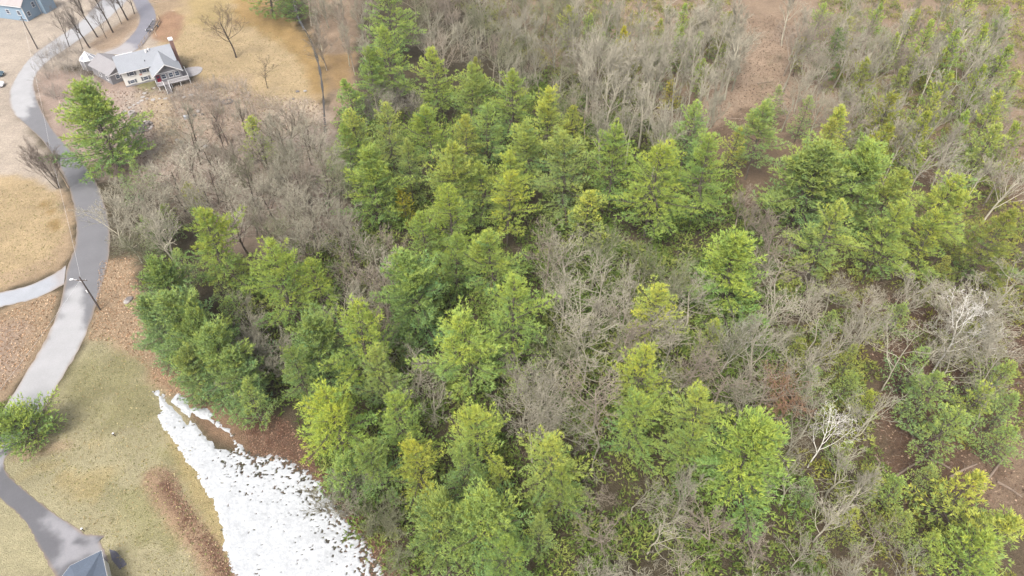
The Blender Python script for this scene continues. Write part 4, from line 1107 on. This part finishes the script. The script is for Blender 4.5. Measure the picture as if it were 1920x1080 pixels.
# deck, rails and stairs
DY0, DY1 = PY - 1.7, PY - 0.005
deck = MB().box(PX0 - 0.2, DY0, 1.16, PX1 + 1.3, DY1, 1.28).build('deck', M_deck, H)
MB().box(PX1 + 0.02, DY1 + 0.004, 1.16, PX1 + 1.3, -1.0, 1.28).build('side_deck', M_deck, H)
for x in (PX0, 9.9, 12.0, PX1 + 1.1):
    MB().box(x, DY0 + 0.05, 0, x + 0.14, DY0 + 0.19, 1.155).build('post', M_white, deck)
def rail(pts, parent):
    m = MB(); n = MB()
    for a, b in zip(pts[:-1], pts[1:]):
        a, b = np.array(a), np.array(b)
        L = np.linalg.norm(b - a); up = np.array([0, 0, 1.0])
        m.tube(a + up * 0.95, b + up * 0.95, 0.055, 0.055, 4); m.tube(a + up * 0.12, b + up * 0.12, 0.04, 0.04, 4)
        for i in range(int(L / 0.16) + 1):
            q = a + (b - a) * min(1, i * 0.16 / L)
            n.tube(q + up * 0.12, q + up * 0.95, 0.018, 0.018, 4)
        for q in (a, b):
            m.tube(q, q + up * 1.08, 0.07, 0.07, 4)
    o = m.build('railing', M_white, parent)
    n.build('balusters', M_white, o)
Z = 1.28
rail([(PX0 - 0.1, DY1, Z), (PX0 - 0.1, DY0 + 0.06, Z), (8.3, DY0 + 0.06, Z)], H)
rail([(9.5, DY0 + 0.06, Z), (PX1 + 1.2, DY0 + 0.06, Z), (PX1 + 1.2, -1.1, Z)], H)
sta = MB().add([(8.3, DY0, 1.1), (8.38, DY0, 1.1), (8.38, DY0 - 2.4, -0.05), (8.3, DY0 - 2.4, -0.05), (8.3, DY0, 0.8), (8.38, DY0, 0.8), (8.38, DY0 - 1.8, -0.05), (8.3, DY0 - 1.8, -0.05)], [(0, 1, 2, 3), (7, 6, 5, 4), (0, 3, 7, 4), (1, 5, 6, 2), (0, 4, 5, 1), (3, 2, 6, 7)])
sta.add([(a + 1.12, b, c) for a, b, c in sta.v[:8]], [(0, 1, 2, 3), (7, 6, 5, 4), (0, 3, 7, 4), (1, 5, 6, 2), (0, 4, 5, 1), (3, 2, 6, 7)])
stairs = sta.build('stairs', M_white, H)
for i in range(7):
    z = 1.1 - 0.165 * (i + 0.3); y = DY0 - 0.05 - i * 0.34
    MB().box(8.385, y - 0.32, z - 0.04, 9.415, y, z).build('tread', M_deck, stairs)
rail([(8.34, DY0 - 0.15, 1.1), (8.34, DY0 - 2.4, 0.0)], stairs)
rail([(9.46, DY0 - 0.15, 1.1), (9.46, DY0 - 2.4, 0.0)], stairs)
# chimney at the right gable end
ch = MB().box(13.45, 3.3, -0.2, 14.35, 4.5, 7.5).build('chimney', M_brick, H)
MB().box(13.35, 3.2, 7.5, 14.45, 4.6, 7.85).build('chimney_cap', M_white, ch)
# patio at the right of the house
pp = [(15.6 + 3.0 * math.cos(t) * (1 + 0.08 * math.sin(3 * t)), -0.2 + 2.5 * math.sin(t)) for t in np.linspace(0, 2 * math.pi, 26)[:-1]]
o = MB().prism(pp, -0.2, 0.12).build('patio', M_conc); o.location = H.location; o.rotation_euler = H.rotation_euler
tag(o, 'rounded grey concrete patio at the right end of the white house', 'patio')

# garage wing, turned against the house, with a glazed white lantern roof at its far end
G = link('garage', None, None, (-100.4, 157.6, 0)); G.rotation_euler = (0, 0, math.radians(-37))
tag(G, 'grey garage wing joined to the white house at an angle', 'garage')
gable_walls(MB(), -9.2, 0.3, -0.5, 6.6, 0, 2.8, 4.35).build('wall', M_gside, G)
gr = MB().slab([(-9.6, -0.1, 2.66), (-0.1, -0.1, 2.66), (-0.1, 3.45, 4.5), (-9.6, 3.45, 4.5)], 0.13).build('roof', M_roof2, G)
MB().slab([(-9.6, 3.452, 4.5), (-0.1, 3.452, 4.5), (-0.1, 7.0, 2.66), (-9.6, 7.0, 2.66)], 0.13).build('roof_slope', M_roof2, gr)
MB().box(-0.1, -0.12, 2.5, -0.02, 7.02, 2.66).build('gutter', M_white, gr)
window(G, 2.2, 1.1, 0.9, 0.9, -0.5, shutters=False, ax='y')
window(G, -2.2, 1.0, 0.9, 0.9, 0.3, shutters=False)
window(G, -5.4, 1.0, 0.9, 0.9, 0.3, shutters=False)
SR = link('sunroom', None, None, None)
SR.location = tuple(px(166, 113, 2.0)[:2]) + (0.0,)
SR.rotation_euler = (0, 0, 0.3)
tag(SR, 'eight-sided white framed glass sunroom at the end of the garage', 'sunroom')
M_sglass = mat('sunroom_glass', lin(196, 198, 208, 0.5), rough=0.12, spec=0.5, noise=[(0.8, 0.1)])
oc = [(2.0 * math.cos(a), 2.0 * math.sin(a)) for a in np.linspace(0, 2 * math.pi, 9)[:-1] + 0.39]
MB().prism([(a * 0.98, b * 0.98) for a, b in oc], 0, 2.6).build('wall', M_gside, SR)
fr = MB()
for i in range(8):
    a, b = oc[i], oc[(i + 1) % 8]
    fr.tube((*a, 2.66), (*b, 2.66), 0.12, 0.12, 4); fr.tube((*a, 2.7), (a[0] * 0.12, a[1] * 0.12, 4.15), 0.09, 0.09, 4); fr.tube((*a, 0), (*a, 2.66), 0.1, 0.1, 4)
    fr.tube((a[0] * 0.5, a[1] * 0.5, 3.56), (b[0] * 0.5, b[1] * 0.5, 3.56), 0.06, 0.06, 4)
fr.tube((0, 0, 4.0), (0, 0, 4.4), 0.3, 0.2, 8)
sf = fr.build('roof_frame', M_white, SR)
for i in range(8):
    a, b = oc[i], oc[(i + 1) % 8]
    MB().slab([(a[0] * 0.97, a[1] * 0.97, 2.68), (b[0] * 0.97, b[1] * 0.97, 2.68), (b[0] * 0.12, b[1] * 0.12, 4.08), (a[0] * 0.12, a[1] * 0.12, 4.08)], 0.03).build('pane', M_sglass, sf)

# ------------------------------------------------------------------ blue house at the top left
M_blue = mat('pale_blue_siding', lin(178, 204, 228, 0.5), rough=0.75, noise=[(0.8, 0.04)], streak=('Z', 2.6, 0.08))
M_broof = mat('brown_grey_shingles', lin(206, 196, 196, 0.5), rough=0.9, noise=[(0.6, 0.06), (5.0, 0.1)], streak=('Y', 3.2, 0.08))
BH = link('blue_house', None, None, (-139.3, 193.6, 0)); BH.rotation_euler = (0, 0, math.radians(-14))
tag(BH, 'pale blue house with white corner trim and brownish roof at the top left corner', 'house')
gable_walls(MB(), -14, 0, 0, 5.6, 0, 4.6, 6.6).build('wall', M_blue, BH)
br = MB().slab([(-14.4, -0.45, 4.42), (0.4, -0.45, 4.42), (0.4, 2.8, 6.75), (-14.4, 2.8, 6.75)], 0.14).build('roof', M_broof, BH)
MB().slab([(-14.4, 2.802, 6.75), (0.4, 2.802, 6.75), (0.4, 6.05, 4.42), (-14.4, 6.05, 4.42)], 0.14).build('roof_slope', M_broof, br)
for (a, b) in ((-0.1, -0.06), (-0.1, 5.5)):
    MB().box(a, b, 0, 0.06, b + 0.16, 4.4).build('corner_board', M_white, BH)
MB().box(-14.4, -0.52, 4.24, 0.4, -0.455, 4.38).build('gutter', M_white, BH)
MB().tube((0.12, 5.4, 0.1), (0.12, 5.4, 4.4), 0.07, 0.07, 6).build('downpipe', M_white, BH)
window(BH, 4.1, 2.6, 0.9, 1.3, 0.0, shutters=False, ax='y'); window(BH, 1.4, 1.2, 0.9, 1.1, 0.0, shutters=False, ax='y')
for x in (-1.8, -5.5, -9.2):
    window(BH, x, 1.8, 1.0, 1.1, 0.0, shutters=False)
MB().box(-6, 5.604, 0, 1.6, 10, 4.6).build('rear_wing', M_blue, BH)
MB().slab([(-6.3, 5.8, 5.0), (1.9, 5.8, 5.0), (1.9, 10.3, 4.85), (-6.3, 10.3, 4.85)], 0.2).build('rear_roof', M_broof, BH)

# ------------------------------------------------------------------ grey roofed garage at the bottom left
M_groof = mat('slate_blue_shingles', lin(124, 136, 156, 0.5), rough=0.85, noise=[(0.8, 0.08), (6.0, 0.12)], streak=('Y', 4.0, 0.1))
a = px(190, 1032, 3.0)
BG = link('near_garage', None, None, (a[0], a[1], 0)); BG.rotation_euler = (0, 0, math.radians(32))
tag(BG, 'slate blue shingled garage roof at the end of the lower driveway', 'garage')
MB().box(-3.6, -7.6, 0, -0.35, -0.35, 2.75).build('wall', M_side, BG)
ro = MB().add([(-3.7, 0, 3.0), (0, 0, 3.0), (0.0, -8.0, 3.0), (-6.8, -8.0, 3.0), (-6.4, -2.3, 3.0), (-2.6, -4.4, 4.5), (-3.2, -8.0, 4.5)],
              [(0, 5, 1), (1, 5, 6, 2), (4, 3, 6, 5), (0, 4, 5), (0, 1, 2, 3, 4), (2, 6, 3)]).build('roof', M_groof, BG)
for (q0, q1) in (((-3.7, 0), (0, 0)), ((0, 0), (0, -8)), ((-6.4, -2.3), (-3.7, 0))):
    MB().tube((*q0, 2.95), (*q1, 2.95), 0.05, 0.05, 6).build('gutter', M_white, ro)
pd = pxs([(205, 1030), (218, 1034), (234, 1052), (238, 1058), (225, 1068), (210, 1050)], 0)
o = MB().prism(pd, -0.1, 0.06).build('doorstep', mat('dark_pavers', lin(120, 118, 130, 0.5), rough=0.8, noise=[(0.9, 0.25), (4, 0.1)]))
tag(o, 'dark stained concrete pad beside the slate blue garage roof', 'pad')

# ------------------------------------------------------------------ poles, lamps, wires
def pole(p, h, r, label, lamp=None, mat_=M_pole, name='utility_pole'):
    b = px(*p)
    e = link(name, None, None, (b[0], b[1], 0))
    MB().tube((0, 0, -0.3), (0, 0, h), r * 1.25, r * 0.8, 8).build('shaft', mat_, e)
    m = MB(); m.box(-0.9, -0.06, h - 0.9, 0.9, 0.06, h - 0.76)
    m.build('crossarm', mat_, e)
    for x in (-0.75, 0.75):
        MB().tube((x, 0, h - 0.76), (x, 0, h - 0.55), 0.05, 0.03, 6).build('insulator', M_white, e)
    if lamp:
        MB().path([(0, 0, h - 1.4), (-0.7, 0.1, h - 0.9), (-1.5, 0.2, h - 0.8)], 0.035).build('lamp_arm', M_white, e)
        MB().add([(-2.1, 0.0, h - 0.8), (-1.5, 0.02, h - 0.74), (-1.5, 0.42, h - 0.74), (-2.1, 0.4, h - 0.8), (-1.95, 0.08, h - 0.95), (-1.55, 0.1, h - 0.92), (-1.55, 0.34, h - 0.92), (-1.95, 0.32, h - 0.95)],
                 [(0, 1, 2, 3), (7, 6, 5, 4), (0, 4, 5, 1), (1, 5, 6, 2), (2, 6, 7, 3), (3, 7, 4, 0)]).build('lamp_head', M_white, e)
        MB().box(-0.22, -0.22, h - 3.6, 0.0, -0.15, h - 3.0).build('notice', M_white, e)
    return tag(e, label, 'utility pole'), b + np.array([0, 0, h])
_, t1 = pole((188, 581), 8.2, 0.13, 'wooden utility pole with white street lamp at the bend of the road', True)
_, t2 = pole((129, 352), 8.0, 0.13, 'pale wooden utility pole at the left verge behind the many-stemmed bare tree', None, M_wood)
_, t3 = pole((71, 92), 9.0, 0.14, 'grey wooden utility pole below the blue house')
def wire(a, b, sag, label, n=24):
    pts = [tuple(a + (b - a) * t + np.array([0, 0, -sag * 4 * t * (1 - t) - 0.55])) for t in np.linspace(0, 1, n)]
    o = MB().path(pts, 0.013, 4).build('power_line', M_white)
    return tag(o, label, 'power line')
wire(t1, t2, 0.6, 'pale overhead wire from street lamp pole to the pole at the left verge')
wire(t2, t3, 0.9, 'pale overhead wire running up the road to the pole by the blue house')
wire(t1, px(-150, 900, 8.5), 0.8, 'pale overhead wire crossing the dry grass left of the road')

# ------------------------------------------------------------------ garden things
def stone_shape(rr, h, seed, k=11):
    r = random.Random(seed)
    ring = [(math.cos(t) * rr * r.uniform(0.82, 1.12), math.sin(t) * rr * r.uniform(0.75, 1.05)) for t in np.linspace(0, 2 * math.pi, k + 1)[:-1]]
    V = [(a, b, -0.1) for a, b in ring] + [(a, b, h * 0.7) for a, b in ring] + [(a * 0.8, b * 0.8, h) for a, b in ring]
    F = [(i, (i + 1) % k, (i + 1) % k + k, i + k) for i in range(k)] + [(i + k, (i + 1) % k + k, (i + 1) % k + 2 * k, i + 2 * k) for i in range(k)] + [tuple(range(2 * k, 3 * k))]
    return V, F
STP = [(271, 175, .55), (268, 182, .55), (265, 189, .6), (276, 185, .4), (287, 187, .6), (299, 185, .3), (310, 185, .5), (259, 193, .5), (251, 197, .5), (345, 182, .45), (289, 165, .35), (243, 202, .5), (234, 209, .45), (358, 178, .6), (322, 181, .3)]
for i, (x, y, rr) in enumerate(STP):
    m = MB().add(*stone_shape(rr, 0.09, i)); o = m.build('stepping_stone', M_stone); o.location = px(x, y)
    tag(o, 'flat pale stepping stone on the path below the house porch', 'stone', 'stepping stones below the porch')
w = link('stone_well', None, None, px(249, 216))
m = MB(); n = 18
ring = lambda r0, z: [(r0 * math.cos(t), r0 * math.sin(t), z) for t in np.linspace(0, 2 * math.pi, n + 1)[:-1]]
m.add(ring(0.85, -0.1) + ring(0.8, 0.95) + ring(0.5, 0.95) + ring(0.5, 0.3), [(i + n * k, (i + 1) % n + n * k, (i + 1) % n + n * (k + 1), i + n * (k + 1)) for k in range(3) for i in range(n)] + [tuple(range(3 * n, 4 * n))])
m.build('basin', M_stone, w)
MB().tube((0, 0, 0.3), (0, 0, 0.85), 0.12, 0.2, 8).build('spout', M_dstone, w)
tag(w, 'round white stone basin on the gravel below the house', 'basin')
pc = px(263, 239)
pb = MB().prism([(2.6 * math.cos(t) * (1 + .1 * math.sin(2 * t)), 2.3 * math.sin(t)) for t in np.linspace(0, 6.28, 25)[:-1]], -0.1, 0.05).build('pond', M_water); pb.location = pc
tag(pb, 'small dark garden pond ringed with rocks below the stone basin', 'pond')
for i in range(17):
    t = i / 17 * 6.283 + rnd.uniform(-.1, .1)
    m = MB().add(*stone_shape(rnd.uniform(0.28, 0.5), rnd.uniform(0.2, 0.45), 40 + i, 8)); o = m.build('pond_rock', (M_dstone, M_stone)[i % 4 == 0])
    o.location = pc + np.array([2.75 * math.cos(t), 2.45 * math.sin(t), 0])
    tag(o, 'rough grey rock on the rim of the garden pond', 'rock', 'rocks round the pond')
m = MB().add([(-.6, -.5, 0), (.6, -.5, 0), (.6, .5, 0), (-.6, .5, 0), (-.5, -.4, .75), (.5, -.4, .75), (.5, .4, .8), (-.5, .4, .8)], [(0, 3, 2, 1), (4, 5, 6, 7), (0, 1, 5, 4), (1, 2, 6, 5), (2, 3, 7, 6), (3, 0, 4, 7)])
o = m.build('stone_block', mat('blue_grey_stone', lin(206, 208, 218, 0.5), noise=[(2, 0.1)]), bevel=0.06); o.location = px(350, 222); o.rotation_euler = (0, 0, 0.5)
tag(o, 'square pale blue-grey block standing in the brushy yard', 'block')
fc = px(427, 191)
for i in range(10):
    t = i / 10 * 6.283
    m = MB().add(*stone_shape(rnd.uniform(0.22, 0.36), rnd.uniform(0.15, 0.3), 80 + i, 7)); o = m.build('ring_stone', M_dstone)
    o.location = fc + np.array([1.15 * math.cos(t), 1.0 * math.sin(t), 0])
    tag(o, 'dark stone in the fire ring right of the brushy yard', 'rock', 'stones of the fire ring')
for i, (x, y, rr, hh) in enumerate([(236, 262, .55, .4), (278, 232, .6, .5), (372, 210, .5, .4), (380, 215, .4, .3), (332, 263, .4, .25), (340, 266, .45, .25), (386, 275, .6, .3), (365, 218, .5, .5), (238, 141, .3, .2), (558, 172, .5, .25), (572, 171, .45, .2), (550, 186, .35, .2), (238, 566, .6, .3), (243, 562, .7, .35)]):
    m = MB().add(*stone_shape(rr, hh, 120 + i, 9)); o = m.build('rock', (M_stone, M_dstone)[i % 2]); o.location = px(x, y); o.rotation_euler = (0, 0, i)
    tag(o, ('grey rock half buried in orange leaves beside the roadside pines' if i > 11 else 'pale rock on the golden grass by the ditch' if i > 8 else 'loose rock lying in the brushy yard below the house'), 'rock', ('rocks by the roadside pines' if i > 11 else 'rocks by the ditch' if i > 8 else 'rocks in the yard'))

# rail fence beside the drive
def fence(pts, label):
    Q = [px(*p) for p in pts]
    e = link('rail_fence', None, None, Q[0])
    o0 = Q[0]
    for q in Q:
        MB().tube(q - o0 + np.array([0, 0, -0.2]), q - o0 + np.array([0, 0, 1.15]), 0.085, 0.075, 6).build('post', M_wood, e)
    for a, b in zip(Q[:-1], Q[1:]):
        for z in (0.45, 0.95):
            MB().tube(a - o0 + np.array([0.03, 0, z]), b - o0 + np.array([0.03, 0, z + 0.03]), 0.055, 0.05, 5).build('rail', M_wood, e)
    tag(e, label, 'fence')
fence([(262, 92), (267, 84), (273, 76), (280, 68), (286, 61)], 'pale split rail fence along the drive behind the white house')
fence([(291, 58), (296, 50), (301, 43), (297, 36), (296, 30)], 'pale split rail fence beside the flatbed trailer')
# flatbed trailer
tc = (px(280, 62) + px(296, 41)) / 2
dv = px(295, 40) - px(281, 60)
T = link('flatbed_trailer', None, None, tc); T.rotation_euler = (0, 0, math.atan2(dv[1], dv[0]))
tag(T, 'black slatted flatbed trailer parked between drive and rail fence', 'trailer')
Lh = np.linalg.norm(dv[:2]) / 2
fr = MB()
for y in (-0.95, 0.95): fr.box(-Lh, y - 0.06, 0.5, Lh, y + 0.06, 0.64)
for x in (-Lh, Lh): fr.box(x - 0.06, -1.01, 0.5, x + 0.06, 1.01, 0.64)
fr.tube((-Lh, 0.5, 0.52), (-Lh - 1.1, 0, 0.5), 0.05, 0.05, 5).tube((-Lh, -0.5, 0.52), (-Lh - 1.1, 0, 0.5), 0.05, 0.05, 5)
fr.build('frame', M_black, T)
for i in range(8):
    x = -Lh + 0.25 + i * (2 * Lh - 0.5) / 7
    MB().box(x - 0.1, -0.94, 0.645, x + 0.1, 0.94, 0.70).build('slat', M_pole if i % 2 else M_black, T)
for s in (-1, 1):
    tyre = MB().tube((0.2, s * 1.05, 0.34), (0.2, s * 1.27, 0.34), 0.34, 0.34, 16).build('wheel', M_black, T)
    MB().tube((0.2, s * 1.272, 0.34), (0.2, s * 1.285, 0.34), 0.18, 0.18, 12).build('rim', M_white, tyre)
    MB().box(-0.35, s * 1.02 - 0.02 + s * 0.0, 0.72, 0.75, s * 1.02 + 0.02 + s * 0.0, 0.78).build('mudguard', M_white, T)
for (x, y) in ((-Lh, 0.9), (-Lh, -0.9), (Lh, 0.9)):
    MB().tube((x, y, 0.64), (x, y, 0.95), 0.11, 0.11, 8).build('lamp', M_white, T)
for i, (p, q) in enumerate((((288, 5), (297, 4)), ((322, 21), (329, 21)), ((290, 60), (294, 69)))):
    a, b = px(*p) + [0, 0, 0.1], px(*q) + [0, 0, 0.1]
    o = MB().tube(a, b, 0.12, 0.1, 7).build('plank', M_wood)
    tag(o, ['pale plank lying at the top of the curved drive', 'short white plank on the patch of bare soil', 'plank leaning by the trailer on bare soil'][i], 'plank')

# small lamp posts on the lawn
for (x, y, lb) in ((216, 818, 'small dark post with a white top on the lower lawn'), (158, 996, 'short dark path light at the edge of the lower driveway')):
    e = link('path_light', None, None, px(x, y)); tag(e, lb, 'path light')
    MB().tube((0, 0, 0), (0, 0, 0.6), 0.06, 0.05, 6).build('stem', M_black, e)
    MB().tube((0, 0, 0.6), (0, 0, 0.85), 0.16, 0.12, 8).build('lantern', M_black, e)
    MB().tube((0, 0, 0.85), (0, 0, 0.95), 0.17, 0.04, 8).build('cap', M_white, e)

# parked cars at the left edge
def car(p, rot, paint_, label):
    e = link('parked_car', None, None, px(*p)); e.rotation_euler = (0, 0, rot)
    tag(e, label, 'car')
    prof = [(-2.2, .35), (-2.25, .7), (-2.1, .92), (-1.5, 1.0), (-0.9, 1.42), (0.5, 1.45), (1.15, 1.02), (2.0, .9), (2.25, .65), (2.2, .35)]
    n = len(prof)
    def sect(y, k): return [(x, y, z if z < 1.05 else 1.02 + (z - 1.02) * k) for x, z in prof]
    V = sect(-0.88, 1.0) + sect(0.88, 1.0)
    V = [(x, y * (0.82 if z > 1.05 else 1.0), z) for x, y, z in V]
    F = [(i, (i + 1) % n, (i + 1) % n + n, i + n) for i in range(n)] + [tuple(range(n - 1, -1, -1)), tuple(range(n, 2 * n))]
    body = MB().add(V, F).build('body', paint_, e, bevel=0.06)
    for (xa, za, xb, zb) in ((-1.42, 1.06, -0.98, 1.38), (0.62, 1.40, 1.08, 1.08)):
        up = 0.012
        MB().add([(xa, -.68, za + up), (xb, -.66, zb + up), (xb, .66, zb + up), (xa, .68, za + up)], [(0, 1, 2, 3)]).build('windscreen', M_glass, e)
    for s in (-1, 1):
        MB().box(-0.85, s * 0.80 - 0.02, 1.06, 0.45, s * 0.80 + 0.02, 1.34).build('side_window', M_glass, e)
        for x in (-1.4, 1.4):
            wl_ = MB().tube((x, s * 0.72, .33), (x, s * 0.9, .33), .33, .33, 16).build('wheel', M_black, e)
            MB().tube((x, s * 0.902, .33), (x, s * 0.912, .33), .2, .2, 12).build('rim', M_white, wl_)
        MB().box(2.18, s * 0.6 - 0.15, .62, 2.27, s * 0.6 + 0.15, .74).build('headlight', M_white, e)
car((-9, 143), 0.15, mat('teal_car_paint', lin(58, 92, 110, 0.6), rough=0.25, spec=0.6, noise=[(1, 0.02)]), 'dark teal car at the left edge beside the road')
car((-9, 163), 0.2, mat('white_car_paint', lin(246, 246, 248, 0.75), rough=0.25, spec=0.6, noise=[(1, 0.02)]), 'white car at the left edge below the teal car')

# ------------------------------------------------------------------ a thin veil of moist air over everything
m = bpy.data.materials.new('moist_air'); m.use_nodes = True
m.node_tree.nodes.clear()
vo = m.node_tree.nodes.new('ShaderNodeOutputMaterial'); vp = m.node_tree.nodes.new('ShaderNodeVolumePrincipled')
vp.inputs['Color'].default_value = (0.93, 0.95, 1.0, 1); vp.inputs['Density'].default_value = 0.00012; vp.inputs['Anisotropy'].default_value = 0.2
m.node_tree.links.new(vp.outputs[0], vo.inputs['Volume'])
o = MB().box(-3200, -1700, -4, 3200, 4200, 96).build('haze', m)
tag(o, 'thin pale haze hanging over the whole landscape', 'haze', kind='stuff')
SC.cycles.volume_bounces = 1

# alike stones and logs told apart by their order in the picture
for g_ in ('stepping stones below the porch', 'rocks in the yard', 'fallen trunks in the hollow', 'fallen trunks on the slope', 'rocks by the ditch', 'rocks by the roadside pines', 'stones of the fire ring', 'rocks round the pond'):
    mem = [o for o in COL.objects if o.get('group') == g_]
    def key(o):
        q = np.array(o.data.vertices[0].co) + np.array(o.location)
        return to_px(q)[0]
    for n_, o in enumerate(sorted(mem, key=key)):
        o['label'] = '%s, %s from left' % (o['label'], ORD[n_])
